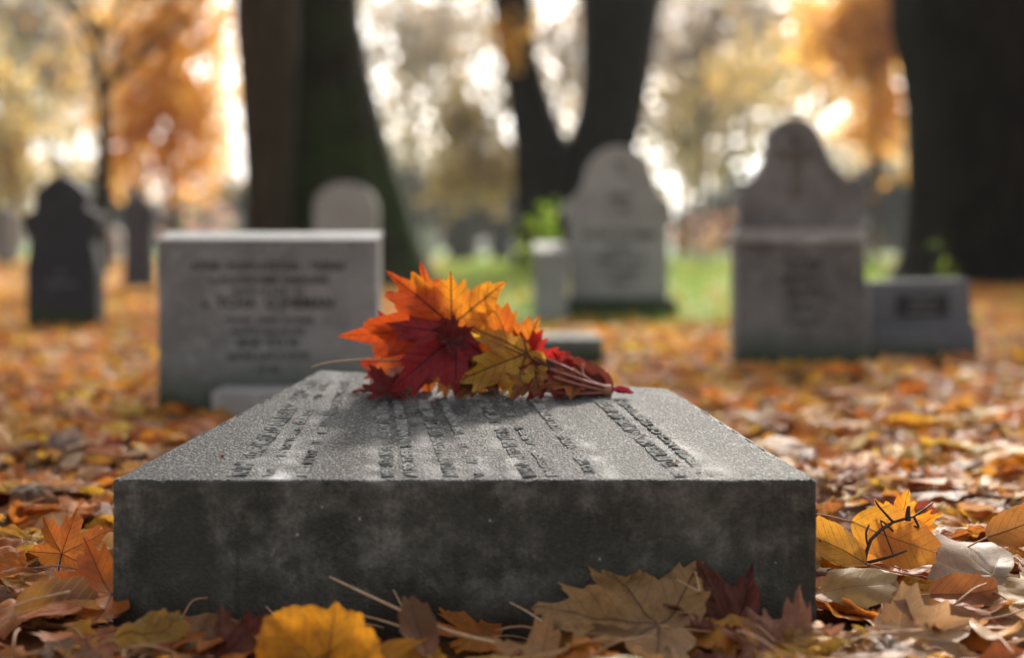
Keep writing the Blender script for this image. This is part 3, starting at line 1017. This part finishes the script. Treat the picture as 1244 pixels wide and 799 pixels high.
gl(1190, 755, 1.40, 110, -95, 62, 0, 'amber', 'brown', 'amber brown leaf lying in the lower right corner', kind='oval', curl=(1.0, .3), pale=.5)
gl(960, 796, 1.30, 96, -30, 66, 0, (.34, .13, .07), (.42, .20, .12), 'reddish brown leaf lying before the right front corner of the slab', curl=(1.1, .2), crumple=.8)
gl(520, 795, 1.28, 84, -20, 56, 0, (.38, .17, .08), 'brown', 'brown leaf lying before the slab under the long straw', kind='oval', curl=(1.2, .2))
gl(260, 800, 1.28, 96, 100, 62, 0, 'brown', 'maroon', 'dark brown leaf lying under the golden rolled leaf', curl=(1.1, .4), crumple=.8)

# twig right of the slab
tw = []
def T(*q, r=(.0016, .0009)):
    tw.append((spline([at(*p) for p in q], 10), r))
T((1000, 640, 1.55), (1030, 668, 1.55), (1050, 684, 1.55), r=(.0018, .0024))
T((1050, 684, 1.55), (1058, 655, 1.55), (1085, 634, 1.56), (1110, 627, 1.56), (1133, 610, 1.57), r=(.0022, .0009))
T((1050, 684, 1.55), (1080, 676, 1.53), (1102, 668, 1.53), r=(.002, .0009))
T((1085, 634, 1.56), (1068, 615, 1.56), (1063, 607, 1.56))
T((1085, 645, 1.56), (1070, 632, 1.56), (1078, 655, 1.55), (1086, 676, 1.54), r=(.0012, .0008))
T((1110, 627, 1.56), (1116, 640, 1.56), (1110, 638, 1.56))
T((1010, 652, 1.55), (1000, 668, 1.54), (996, 655, 1.53), r=(.001, .0007))
T((1055, 665, 1.55), (1052, 648, 1.55), (1056, 637, 1.55), r=(.0012, .001))
T((1103, 632, 1.56), (1103, 622, 1.56), (1104, 614, 1.56), r=(.0034, .0016))
o = tubes('twig', tw, M['twig'])
tag(o, 'dark branching twig arched over the golden leaf right of the slab', 'twig')

GS = 'dry straws and stalks at the foot of the slab'
for pts, rad, lb in [
    ([(400, 700, 1.36), (470, 733, 1.33), (545, 766, 1.31), (632, 786, 1.29)], (.0010, .0022), 'long tan stalk slanting across the foot of the slab'),
    ([(323, 736, 1.37), (340, 754, 1.36), (352, 768, 1.35)], (.0006, .0012), 'short straw sticking up left of the amber leaf'),
    ([(478, 716, 1.36), (492, 744, 1.35), (503, 772, 1.34)], (.0006, .0011), 'thin straw crossing the long stalk'),
    ([(425, 744, 1.35), (460, 752, 1.34), (500, 765, 1.32)], (.0007, .0012), 'fine straw under the long stalk'),
    ([(619, 731, 1.37), (640, 742, 1.36), (667, 760, 1.34)], (.0007, .0012), 'straw rising left of the big tan maple leaf'),
    ([(822, 703, 1.37), (838, 712, 1.37), (849, 718, 1.36)], (.0006, .0009), 'tiny straw on the right tip of the big tan maple leaf'),
    ([(844, 693, 1.38), (848, 706, 1.37), (850, 718, 1.36)], (.0006, .0009), 'tiny upright straw on the right tip of the big tan maple leaf'),
    ([(958, 742, 1.38), (980, 758, 1.37), (1000, 768, 1.36)], (.0006, .0009), 'fine straw by the right front corner of the slab'),
    ([(0, 742, 1.36), (40, 728, 1.37), (85, 718, 1.38)], (.0009, .0013), 'pale straw lying at the lower left'),
    ([(1000, 790, 1.28), (1060, 770, 1.30), (1120, 765, 1.32)], (.0009, .0014), 'tan stalk lying at the lower right'),
]:
    o = tubes('dry_stalk', [(spline([at(*p) for p in pts], 9), rad)], M['straw'])
    tag(o, lb, 'stalk', GS)

# ------------------------------------------------------------------ litter
def in_foot(x, y, mar):
    ins = in_quad(x, y, mar)
    for (a, b, c, d, zb) in FOOT:
        if zb < .1:
            ins |= (x > a - mar) & (x < b + mar) & (y > c - mar) & (y < d + mar)
    return ins


def lawnness(x, y):
    """1 where the grass lies open: a broad tongue from the middle distance"""
    pxx = 622 + x / y * FPX
    a = np.clip((pxx - 490) / 60, 0, 1) * np.clip((1130 - pxx) / 60, 0, 1)
    return a * np.clip((y - 5.6) / 1.8, 0, 1)


CW_NEAR = np.array([.27, .23, .10, .05, .004, .12, .06, .04, .01, .15, .04, .005])
CW_FAR = np.array([.30, .34, .20, .06, .03, .03, .01, .02, .02, .10, .01, .01])
PALA = np.array([PAL[k] for k in PALN])


def scatter(n, y0, y1, size, lod, margin, zmax, tilt, lawn_keep=.12, xm=.8):
    """returns placed leaves as dict arrays"""
    y = np.sqrt(rng.uniform((y0 + 1.0) ** 2, (y1 + 1.0) ** 2, n)) - 1.0
    x = rng.uniform(-1, 1, n) * (.37 * y + xm)
    keep = ~in_foot(x, y, margin)
    ln = lawnness(x, y)
    keep &= rng.uniform(0, 1, n) < 1 - ln * (1 - lawn_keep * .6)
    x, y = x[keep], y[keep]
    return x, y


# prototypes per lod
def protos(lod, count):
    L = []
    kinds = ['maple'] * 5 + ['oval'] * 3 + ['heart'] * 2
    for i in range(count):
        k = kinds[i % 10]
        if lod == 2:
            p = leaf_shape(k, 5, 2 if k == 'maple' else 1, (random.uniform(-1.1, 1.4), random.uniform(-.9, .9)), random.uniform(.05, .16), random.uniform(.03, .16), cup=random.uniform(-.1, .3), crumple=random.uniform(0, 1.2), web=random.uniform(.65, .95))
        elif lod == 1:
            p = leaf_shape(k, 2, 0, (random.uniform(-1.2, 1.6), random.uniform(-1, 1)), random.uniform(.08, .2), random.uniform(.03, .2), cup=random.uniform(0, .4))
        else:
            p = leaf_shape(k, 1, 0, (0, 0), .1, .1, cup=random.uniform(.1, .4))
        L.append((k, p))
    return L


def rotmats(n, tilt, up=None):
    a = rng.uniform(0, 2 * np.pi, n)
    t = np.abs(rng.normal(0, tilt, n))
    t = np.minimum(t, 1.45)
    b = rng.uniform(0, 2 * np.pi, n)
    ca, sa = np.cos(a), np.sin(a)
    Rz = np.zeros((n, 3, 3)); Rz[:, 0, 0] = ca; Rz[:, 0, 1] = -sa; Rz[:, 1, 0] = sa; Rz[:, 1, 1] = ca; Rz[:, 2, 2] = 1
    ax = np.stack([np.cos(b), np.sin(b), np.zeros(n)], 1)
    K = np.zeros((n, 3, 3))
    K[:, 0, 2] = ax[:, 1]; K[:, 1, 2] = -ax[:, 0]; K[:, 2, 0] = -ax[:, 1]; K[:, 2, 1] = ax[:, 0]
    I = np.eye(3)[None]
    Rt = I + np.sin(t)[:, None, None] * K + (1 - np.cos(t))[:, None, None] * (K @ K)
    flip = rng.uniform(0, 1, n) < .4
    Fm = np.tile(np.eye(3)[None], (n, 1, 1)); Fm[flip, 1, 1] = -1; Fm[flip, 2, 2] = -1
    return Rt @ Rz @ Fm


def colours(n, y):
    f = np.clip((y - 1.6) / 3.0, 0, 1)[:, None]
    cum_n, cum_f = np.cumsum(CW_NEAR / CW_NEAR.sum()), np.cumsum(CW_FAR / CW_FAR.sum())
    cum = cum_n[None] * (1 - f) + cum_f[None] * f
    u = rng.uniform(0, 1, (n, 1))
    idx = (u > cum).sum(1).clip(0, len(PALN) - 1)
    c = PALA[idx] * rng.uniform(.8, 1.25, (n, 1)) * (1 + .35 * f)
    u2 = rng.uniform(0, 1, (n, 1))
    idx2 = (u2 > cum).sum(1).clip(0, len(PALN) - 1)
    c2 = c * .45 + PALA[idx2] * .55
    return idx, np.clip(c, 0, .85), np.clip(c2, 0, .85)


def heap(x, y):
    z = .012 * (np.sin(x * 7 + 1.3 * np.sin(y * 5)) + np.sin(y * 6.2 + x * 3)) + .02
    # leaves piled up beside the slab on the right and left
    z += .02 * np.exp(-((x - .56) / .10) ** 2 - ((y - 1.72) / .10) ** 2)
    z += .02 * np.exp(-((x + .45) / .12) ** 2 - ((y - 1.5) / .2) ** 2)
    return np.maximum(z, 0)


def realise(x, y, sz, pr, tilt, zr):
    """arrays of world verts per leaf grouped by prototype"""
    n = len(x)
    pid = rng.integers(0, len(pr), n)
    Rm = rotmats(n, tilt)
    idx, c1, c2 = colours(n, y)
    pale = (rng.uniform(0, 1, n) < .5) * rng.uniform(.3, 1, n)
    fr = np.where(((y < 1.5) & (np.abs(x) < .55)) | (np.hypot(x - .43, y - 1.55) < .11) | (np.hypot(x + .47, y - 1.5) < .09), .25, 1.0)       # the strip before the slab lies flatter
    zo = rng.uniform(0, 1, n) ** 1.5 * zr * fr
    hp = heap(x, y)
    out = []
    for i in range(n):
        k, (P, F, uv, xyr) = pr[pid[i]]
        W = P @ Rm[i].T * sz[i]
        W -= (W.min(0) + W.max(0)) / 2 * np.array([1, 1, 0])
        W[:, 2] -= W[:, 2].min()
        cap = .030 if fr[i] < 1 else .036
        W[:, 2] *= cap / max(cap, W[:, 2].max())
        W += np.array([x[i], y[i], zo[i] * .6 + hp[i] * .45 * (y[i] < 6) * fr[i] - .018])
        t = np.clip(.5 + 1.6 * (xyr[:, 2] - .5) * (1 if i % 2 else -1) + .5 * np.sin(xyr[:, 0] * 7 + i) * np.cos(xyr[:, 1] * 6 + i), 0, 1)
        C = c1[i][None] * (1 - t[:, None]) + c2[i][None] * t[:, None]
        out.append((W, F, uv, C, pale[i], idx[i], k, P[0]))
    return out


def combine(name, L, mat):
    nv = [len(l[0]) for l in L]
    off = np.concatenate([[0], np.cumsum(nv)[:-1]])
    V = np.concatenate([l[0] for l in L])
    F = np.concatenate([l[1] + o for l, o in zip(L, off)])
    me = mesh_np(name, V, F, 3)
    col_attr(me, 'tint', np.concatenate([l[3] for l in L]))
    vec_attr(me, 'vein', np.concatenate([np.hstack([l[2], np.full((len(l[2]), 1), l[4])]) for l in L]))
    return link(name, me, mat)


PR2, PR1, PR0 = protos(2, 30), protos(1, 30), protos(0, 20)
# near zone
x, y = scatter(4300, .75, 4.2, 1, 2, .022, 0, 0)
sz = rng.uniform(.046, .090, len(x))
near = realise(x, y, sz, PR2, .34, .03)
# choose the 290 that show largest in the picture as objects of their own
sc_ = []
for i, l in enumerate(near):
    c = l[0].mean(0)
    pxx = 622 + c[0] / c[1] * FPX
    pyy = HOR + (CAMH - c[2]) / c[1] * FPX
    vis = 0 < pxx < 1244 and pyy < 815 and not (136 < pxx < 993 and c[1] > FL.y)
    top = l[0][:, 2].max() / .06
    sc_.append((sz[i] / c[1] ** 1.6 * (.3 + min(top, 1.3))) if vis else -1)
order = np.argsort(-np.array(sc_))
pick = set(order[:272].tolist())
KW = dict(maple='lobed', oval='oval', heart='heart shaped')


def spot(x, y):
    if y < FL.y + .0:
        s = 'before the slab, ' + ('below its left half' if x < -.12 else 'below its middle' if x < .12 else 'below its right half' if x < .3 else 'past its right corner')
        if x < -.40: s = 'before the slab, past its left corner'
        return s
    if x < 0:
        return 'left of the slab, ' + ('near its front corner' if y < 1.6 else 'by its far end' if y < 2.1 else 'well behind it')
    return 'right of the slab, ' + ('near its front corner' if y < 1.6 else 'by its far end' if y < 2.1 else 'well behind it')


for i in order[:272]:
    W, F, uv, C, pale, ci, k, p0 = near[i]
    me = mesh_np('fallen_leaf', W, F, 3)
    col_attr(me, 'tint', C)
    vec_attr(me, 'vein', np.hstack([uv, np.full((len(uv), 1), pale)]))
    o = link('fallen_leaf', me, M['leaf'])
    c = W.mean(0)
    tag(o, '%s %s leaf lying %s' % (WORDS[PALN[ci]], KW[k], spot(c[0], c[1])), 'leaf', G)
    if c[1] < 1.75 and k != 'heart':
        b = Vector(W[0])
        d = (b - Vector(W[1:].mean(0))); d.z *= .4
        d.normalize()
        Ls = sz[i] * random.uniform(.5, .9)
        pts = spline([b, b + d * Ls * .5 + Vector((0, 0, .004)), b + d * Ls + Vector((random.uniform(-.01, .01), random.uniform(-.01, .01), -.002))], 6)
        s = tubes('leaf_stem', [(pts, (.0009, .0012))], M['stem_tan'])
        s.parent = o
rest = [near[i] for i in range(len(near)) if i not in pick]
x, y = scatter(24000, 4.2, 12.5, 1, 1, .03, 0, 0, xm=2.4)
rest += realise(x, y, rng.uniform(.035, .07, len(x)), PR1, .45, .035)
o = combine('leaf_litter', rest, M['leaf'])
tag(o, 'thick litter of fallen orange, amber and brown leaves covering the ground', 'leaf litter', kind='stuff')
x, y = scatter(46000, 12.5, 42, 1, 0, .05, 0, 0, lawn_keep=.10, xm=7)
far = realise(x, y, rng.uniform(.05, .10, len(x)), PR0, .45, .03)
o = combine('far_leaf_litter', far, M['leaf'])
tag(o, 'sunlit carpet of fallen leaves stretching back between the trees', 'leaf litter', kind='stuff')

# ------------------------------------------------------------------ ground and grass
gx = np.concatenate([[-400, -120], np.linspace(-30, 30, 61), [120, 400]])
gyv = np.concatenate([[-100, -10], np.linspace(-1, 6, 8), np.linspace(7, 60, 54), [90, 160, 400, 900]])
GX, GY = np.meshgrid(gx, gyv)
V = np.stack([GX.ravel(), GY.ravel(), np.full(GX.size, -.02)], 1)
nx, ny = len(gx), len(gyv)
F = [(j * nx + i, j * nx + i + 1, (j + 1) * nx + i + 1, (j + 1) * nx + i) for j in range(ny - 1) for i in range(nx - 1)]
me = mesh_np('ground', V, F, 4)
yy = np.maximum(V[:, 1], .5)
flt_attr(me, 'lawn', np.where(V[:, 1] > 42, 1.0, lawnness(V[:, 0], yy)))
o = link('ground', me, M['ground'])
tag(o, kind='structure')

n = 60000
y = rng.uniform(5.5, 34, n)
x = rng.uniform(-1, 1, n) * (.37 * y + 1)
l = lawnness(x, y)
k = (rng.uniform(0, 1, n) < np.where(l > .05, l, .10)) & ~in_foot(x, y, .0)
x, y = x[k], y[k]
n = len(x)
h = rng.uniform(.02, .055, n) * (1 + y * .02)
wd = .0022 * (1 + y * .12)
a = rng.uniform(0, 6.28, n)
lx, ly = rng.normal(0, .5, n) * h, rng.normal(0, .5, n) * h
V = np.zeros((n, 3, 3))
V[:, 0] = np.stack([x - np.cos(a) * wd, y - np.sin(a) * wd, np.full(n, -.02)], 1)
V[:, 1] = np.stack([x + np.cos(a) * wd, y + np.sin(a) * wd, np.full(n, -.02)], 1)
V[:, 2] = np.stack([x + lx, y + ly, h], 1)
me = mesh_np('grass', V.reshape(-1, 3), np.arange(n * 3).reshape(-1, 3), 3)
gc = np.array([(.12, .24, .03), (.18, .30, .04), (.28, .34, .06)])[rng.integers(0, 3, n)]
col_attr(me, 'tint', np.repeat(gc, 3, 0))
o = link('grass', me, M['grass'])
tag(o, 'short green grass of the cemetery lawn', 'grass', kind='stuff')

# ------------------------------------------------------------------ trees
def trunk_mesh(path, seed=0, sides=40, flute=.06, flare=.0, n=46):
    """path: list of (point Vector, radius). bark relief by noise"""
    pts = spline([p for p, r in path], n)
    rr = spline([Vector((r, 0, 0)) for p, r in path], n)
    V, F = [], []
    for i, p in enumerate(pts):
        for k in range(sides):
            t = 2 * math.pi * k / sides
            d = Vector((math.cos(t), math.sin(t), 0))
            r = rr[i].x
            q = p + d * r
            f = 1 + flute * mn.noise(Vector((d.x * 2.2, d.y * 2.2, p.z * .35 + seed))) * 2 + flute * .5 * mn.noise(Vector((d.x * 6, d.y * 6, p.z * 1.5 + seed)))
            if flare:
                low = max(0, 1 - p.z / flare)
                f += low ** 2 * .28 * max(0, math.sin(t * 5 + seed) + .2 * math.sin(t * 3 + 1))
            V.append(tuple(p + d * r * f))
    m = len(pts)
    for i in range(m - 1):
        for k in range(sides):
            k2 = (k + 1) % sides
            F.append((i * sides + k, i * sides + k2, (i + 1) * sides + k2, (i + 1) * sides + k))
    return V, F


def join_mesh(name, parts):
    V, F = [], []
    for v, f in parts:
        o = len(V)
        V += [tuple(q) for q in v]
        F += [tuple(i + o for i in q) for q in f]
    me = bpy.data.meshes.new(name)
    me.from_pydata(V, [], F)
    return me


def crown_mesh(name, blobs, n, leaf, cols, density_noise=.0, nscale=.5, hard=False):
    """blobs: list of (centre, (rx,ry,rz)); n leaf-shaped faces through their volume, thinned by noise so gaps remain"""
    vols = np.array([b[1][0] * b[1][1] * b[1][2] for b in blobs])
    pk = rng.choice(len(blobs), n, p=vols / vols.sum())
    C = np.array([list(b[0]) for b in blobs])[pk]
    Rr = np.array([b[1] for b in blobs])[pk]
    d = rng.normal(0, 1, (n, 3)); d /= np.linalg.norm(d, axis=1)[:, None]
    P = C + (d * Rr * (rng.uniform(0, 1, (n, 1)) ** .45) if hard else rng.normal(0, .52, (n, 3)) * Rr)
    if density_noise:
        nz = np.array([mn.noise(Vector(p) * nscale) for p in P])
        P = P[nz > density_noise - 1]
    n = len(P)
    a = rng.normal(0, 1, (n, 3)); a /= np.linalg.norm(a, axis=1)[:, None]
    b = np.cross(a, rng.normal(0, 1, (n, 3))); b /= np.linalg.norm(b, axis=1)[:, None]
    s = rng.uniform(.6, 1.3, (n, 1)) * leaf
    V = np.stack([P - a * s, P - b * s * .55 - a * s * .1, P + a * s, P + b * s * .6 + a * s * .15], 1)
    me = mesh_np(name, V.reshape(-1, 3), np.arange(n * 4).reshape(-1, 4), 4)
    cc = np.array(cols)[rng.integers(0, len(cols), n)] * rng.uniform(.7, 1.15, (n, 1))
    col_attr(me, 'tint', np.repeat(cc, 4, 0))
    return me


def branchset(base, ht, spread, n, r0, seed, levels=2, up=.6):
    """limbs from a trunk top outwards; tapered tubes"""
    rd = random.Random(seed)
    out, tips = [], []
    for i in range(n):
        a = i * 2.4 + rd.uniform(-.4, .4)
        z0 = base.z - ht * rd.uniform(0, .55)
        st = Vector((base.x, base.y, z0))
        L = spread * rd.uniform(.6, 1.1)
        dr = Vector((math.cos(a), math.sin(a), up * rd.uniform(.6, 1.6))).normalized()
        mid = st + dr * L * .5 + Vector((0, 0, L * .06))
        end = st + dr * L + Vector((0, 0, L * .2))
        out.append(tube_mesh('b', spline([st, mid, end], 8), (r0, r0 * .25), 6))
        tips.append(end)
        if levels > 1:
            for j in range(5):
                q = st.lerp(end, rd.uniform(.3, .95))
                d2 = (dr + Vector((rd.gauss(0, .6), rd.gauss(0, .6), rd.uniform(-.1, .6)))).normalized()
                e2 = q + d2 * L * rd.uniform(.3, .55)
                out.append(tube_mesh('b', spline([q, q.lerp(e2, .5) + Vector((0, 0, L * .03)), e2], 5), (r0 * .35, r0 * .08), 4))
                tips.append(e2)
                if levels > 2:
                    for m in range(5):
                        q3 = q.lerp(e2, rd.uniform(.2, 1))
                        e3 = q3 + (d2 + Vector((rd.gauss(0, .7), rd.gauss(0, .7), rd.uniform(-.3, .6)))).normalized() * L * rd.uniform(.12, .3)
                        out.append(tube_mesh('b', [q3, q3.lerp(e3, .5) + Vector((0, 0, .02)), e3], (r0 * .12, r0 * .04), 3))
    return out, tips


def tree_root(name, x, D, label, group='trees of the cemetery'):
    return tag(empty(name, (x, D, 0)), label, 'tree', group)


ORA = [(.92, .58, .13), (.92, .52, .10), (.93, .64, .18), (.90, .46, .08)]
YEL = [(.74, .55, .22), (.70, .48, .18), (.76, .50, .15), (.58, .50, .24)]
TAN = [(.76, .68, .58), (.70, .62, .52), (.80, .60, .38), (.66, .63, .56)]


def big_tree(name, D, prof, label, mat, crown, cols, seed, ncrown=5000, sides=44):
    """prof: list of (photo y, left px, right px) describing the trunk"""
    path = []
    for (yy_, l_, r_) in prof:
        p = at((l_ + r_) / 2, yy_, D)
        path.append((Vector((p.x, D + .0, max(p.z, -.15))), (r_ - l_) / 2 / FPX * D))
    top = path[-1][0]
    rt = path[-1][1]
    path.append((top + Vector((0, 0, 2.2)), rt * .85))
    path.append((top + Vector((.1, .1, 5.0)), rt * .55))
    path.append((top + Vector((.2, 0, 8.0)), rt * .25))
    t = tree_root(name, path[0][0].x, D, label)
    parts = [trunk_mesh(path, seed, sides, .05, .0)]
    br, tips = branchset(top + Vector((0, 0, 4.5)), 4.0, 4.5, 7, rt * .35, seed, 2, .45)
    link('trunk', join_mesh('trunk', parts + br), mat, t)
    if crown:
        bl_ = [((p.x, p.y, p.z), (1.3, 1.3, .8)) for p in tips]
        link('crown', crown_mesh('crown', bl_, ncrown, .10, cols, .75, .9), M['crown_leaf'], t, smooth=False)
    return t


big_tree('old_tree', 14.0, [(352, 300, 548), (335, 312, 528), (300, 322, 512), (250, 328, 497), (200, 335, 481), (150, 341, 467), (100, 346, 453), (50, 350, 444), (0, 352, 437)],
         'huge mossy green tree trunk with a flaring foot behind the rectangular headstone', M['bark_moss'], True, ORA, 3)
big_tree('old_tree', 13.1, [(345, 290, 362), (320, 296, 360), (280, 299, 358), (200, 297, 357), (100, 291, 360), (0, 284, 362)],
         'dark brown trunk standing close against the left side of the huge mossy trunk', M['bark_brown'], True, YEL, 9, 3500)
big_tree('old_tree', 15.0, [(352, 1060, 1400), (338, 1078, 1375), (320, 1090, 1360), (290, 1099, 1350), (240, 1105, 1340), (150, 1107, 1334), (80, 1101, 1335), (0, 1091, 1340)],
         'massive dark tree trunk filling the right edge behind the low blue grey headstone', M['bark'], True, ORA, 5, 1300)

# forked tree in the middle
D = 25.0
t = tree_root('forked_tree', at(668, 0, D).x, D, 'forked dark tree splitting into two thick limbs behind the pale round headed headstone')


def limb(pr, seed, ext):
    path = [(Vector((at((l + r) / 2, y_, D).x, D, max(at(0, y_, D).z, -.2))), (r - l) / 2 / FPX * D) for (y_, l, r) in pr]
    tp, rt = path[-1]
    d = (path[-1][0] - path[-3][0]).normalized()
    path.append((tp + d * 3, rt * .8)); path.append((tp + d * 7, rt * .4))
    tips.append(path[-1][0])
    return trunk_mesh(path, seed, 30, .05)


tips = []
ps = [limb([(332, 616, 728), (315, 624, 716), (280, 630, 712), (240, 628, 716), (205, 626, 712), (170, 624, 690), (120, 616, 668), (60, 606, 652), (0, 596, 646), (-60, 585, 634)], 21, 0),
      limb([(300, 640, 720), (260, 648, 735), (220, 662, 758), (190, 680, 770), (150, 696, 781), (100, 704, 790), (50, 704, 798), (0, 702, 806), (-60, 700, 812)], 33, 0)]
br, t2 = [], []
for q in tips:
    b_, t_ = branchset(q, 3.0, 4.0, 6, .14, 7, 2, .4)
    br += b_; t2 += t_
link('trunk', join_mesh('trunk', ps + br), M['bark'], t)
bls = [((p.x, p.y, p.z), (1.3, 1.3, .9)) for p in t2]
p = at(618, 35, 24.3)
bls += [((p.x, 24.3, p.z), (.42, .35, .55)), ((p.x + .15, 24.2, p.z - .45), (.28, .25, .30))] * 45
link('crown', crown_mesh('crown', bls, 4200, .085, ORA, .8, .9), M['crown_leaf'], t, smooth=False)


def small_tree(name, D, pxc, label, crowns, n, leaf, cols, tr=.08, mat='bark_thin', seed=1, dn=.7, ns=.9, htop=None, nb=9, spread=2.2, levels=3, hard=False):
    """crowns: list of (px, py, half width px, half height px)"""
    s = D / FPX
    bx = at(pxc, 0, D).x
    t = tree_root(name, bx, D, label)
    zt = htop or max(at(0, c[1], D).z for c in crowns)
    path = [(Vector((bx, D, -.1)), tr * 1.5), (Vector((bx, D, .5)), tr * 1.1), (Vector((bx + .05, D, zt * .5)), tr), (Vector((bx - .05, D, zt)), tr * .4)]
    br, tips = branchset(Vector((bx, D, zt)), zt * .62, spread, nb, tr * .42, seed, levels, .7)
    link('trunk', join_mesh('trunk', [trunk_mesh(path, seed, 14, .04, 0, 18)] + br), M[mat], t)
    if n:
        B = []
        for (cx, cy_, hw, hh) in crowns:
            c = at(cx, cy_, D)
            B.append(((c.x, D, c.z), (hw * s, min(hw, hh) * s * .9, hh * s)))
        link('crown', crown_mesh('crown', B, n, leaf, cols, dn, ns, hard), M['crown_leaf'], t, smooth=False)
    return t


small_tree('maple_tree', 30, 205, 'orange maple glowing in the sun left of the huge mossy trunk',
           [(205, 60, 95, 115), (185, 150, 65, 70), (245, 165, 50, 70), (160, 190, 40, 45), (225, 215, 50, 30), (240, -60, 90, 70)], 7600, .115, ORA, .09, seed=4, dn=.6, ns=1.1)
small_tree('slim_tree', 20, 122, 'slim dark sapling with forking branches left of the orange maple', [(110, -30, 90, 60)], 300, .06, TAN, .105, 'bark', 12, .9, 1, htop=3.4, nb=8, spread=1.7)
small_tree('maple_tree', 34, 1060, 'orange maple leaning in beside the massive trunk at the right',
           [(1060, 60, 62, 70), (1075, 135, 40, 55), (1010, 30, 45, 50), (1090, 0, 80, 60), (1040, 170, 35, 25)], 8000, .11, ORA, .09, seed=8, dn=.7, ns=1.0)
small_tree('maple_tree', 55, 575, 'yellow leaved tree far behind the leaf bunch', [(575, 195, 52, 45), (560, 150, 45, 40), (612, 215, 30, 40), (545, 235, 30, 25)], 3200, .16, YEL, .10, seed=15, dn=.8, ns=.8)
small_tree('maple_tree', 48, 855, 'thin golden tree far left of the tall weathered headstone', [(850, 190, 40, 40), (870, 120, 60, 60), (930, 90, 60, 60)], 1300, .14, YEL, .10, seed=16, dn=.8, ns=.8)
small_tree('maple_tree', 42, 20, 'tan leaved tree at the far left behind the black gabled headstone', [(20, 190, 50, 60), (70, 200, 50, 40), (-20, 100, 50, 60)], 3600, .13, YEL + [(.2, .22, .10)], .10, seed=17, dn=.8, ns=.8)
# pale, nearly bare trees whose twigs break up the sky
for i, (pxc, D, cr, n, lb) in enumerate([
        (500, 60, [(520, 60, 130, 150)], 3300, 'pale thinly leaved tree far behind, between the mossy trunk and the forked tree'),
        (840, 62, [(850, 60, 120, 165), (838, 175, 75, 75)], 5000, 'pale thinly leaved tree far behind, right of the forked tree'),
        (960, 66, [(980, 60, 130, 170)], 3900, 'pale thinly leaved tree far behind the tall weathered headstone'),
        (60, 58, [(60, 40, 140, 150)], 4600, 'pale thinly leaved tree far behind the black gabled headstone'),
        (680, 64, [(690, 60, 90, 160)], 2300, 'pale thinly leaved tree seen through the fork'),
        (1180, 64, [(1150, 80, 120, 150)], 2600, 'pale thinly leaved tree behind the massive trunk')]):
    small_tree('bare_tree', D, pxc, lb, cr, n, .26, TAN, .14, hard=True, seed=30 + i, dn=.0, ns=.45, htop=9.5, nb=14, spread=4.5)

# far belt of dark trees closing the view
B = []
rd = random.Random(5)
for i in range(90):
    X = -70 + i * 1.6 + rd.uniform(-.6, .6)
    Dd = rd.uniform(88, 100)
    hgt = rd.uniform(4.5, 8.0) * (1.0 + .25 * math.sin(i * .35))
    B.append(((X, Dd, hgt * .45), (rd.uniform(1.2, 2.4), 1.6, hgt * .55)))
me = crown_mesh('woods', B, 52000, .36, [(.07, .11, .10), (.09, .13, .12), (.12, .13, .07), (.08, .12, .12), (.20, .14, .05)], .0, hard=True)
o = link('woods', me, M['crown_leaf'], smooth=False)
tag(o, 'blurred belt of dark green trees closing off the far side of the cemetery', 'woods', kind='stuff')

# small plants
def plant(name, px_, py_, D, h, n, leaf, cols, label, cat='plant', spread=.06):
    base = at(px_, py_, D); base.z = 0
    r = tag(empty(name, (base.x, D, 0)), label, cat)
    st, tips = [], []
    for i in range(n):
        e = Vector((base.x + random.gauss(0, spread), D + random.gauss(0, spread), h * random.uniform(.6, 1.05)))
        st.append((spline([Vector((base.x, D, 0)), Vector((base.x, D, 0)).lerp(e, .5) + Vector((random.gauss(0, .01), 0, .02)), e], 5), (.004, .002)))
        tips += [e, Vector((base.x, D, 0)).lerp(e, .7), Vector((base.x, D, 0)).lerp(e, .45)]
    tubes('stem', st, M['stem_dark'], r, 5)
    B = [((p.x, p.y, p.z), (leaf * 1.2,) * 3) for p in tips]
    link('foliage', crown_mesh('foliage', B, n * 22, leaf * .7, cols), M['crown_leaf'], r, smooth=False)


GRN = [(.16, .30, .03), (.28, .38, .04), (.10, .20, .03)]
plant('leafy_plant', 657, 0, 9.2, .62, 6, .05, GRN, 'bright yellow green leafy plant behind the small pedestal', spread=.07)
plant('weed', 1148, 0, 7.0, .44, 3, .028, GRN, 'thin yellow green weed before the massive trunk', spread=.02)
plant('flower_bush', 248, 0, 26, 1.05, 9, .10, [(.70, .32, .38), (.75, .45, .45), (.2, .25, .1), (.8, .55, .5)], 'bush of pink flowers above the wide rectangular headstone', 'flowers', spread=.42)
plant('flower_bush', 850, 0, 28, .95, 7, .10, [(.70, .32, .18), (.70, .40, .3), (.2, .25, .1)], 'reddish orange low bush left of the tall weathered headstone', 'bush', spread=.35)

# ------------------------------------------------------------------ haze
bm = bmesh.new()
bmesh.ops.create_cube(bm, size=1, matrix=Matrix.Translation((0, 60, 6.5)) @ Matrix.Diagonal((190, 126, 15, 1)))
me = bpy.data.meshes.new('haze')
bm.to_mesh(me); bm.free()
hm = bpy.data.materials.new('haze'); hm.use_nodes = True
hn = hm.node_tree; hn.nodes.clear()
ho = hn.nodes.new('ShaderNodeOutputMaterial')
hv = hn.nodes.new('ShaderNodeVolumePrincipled')
hv.inputs['Color'].default_value = (.86, .9, .95, 1)
hv.inputs['Density'].default_value = .0004
hv.inputs['Anisotropy'].default_value = .3
hn.links.new(hv.outputs[0], ho.inputs['Volume'])
hz = link('haze', me, hm, smooth=False)
tag(hz, 'thin pale autumn haze hanging in the air of the cemetery', 'haze', kind='stuff')
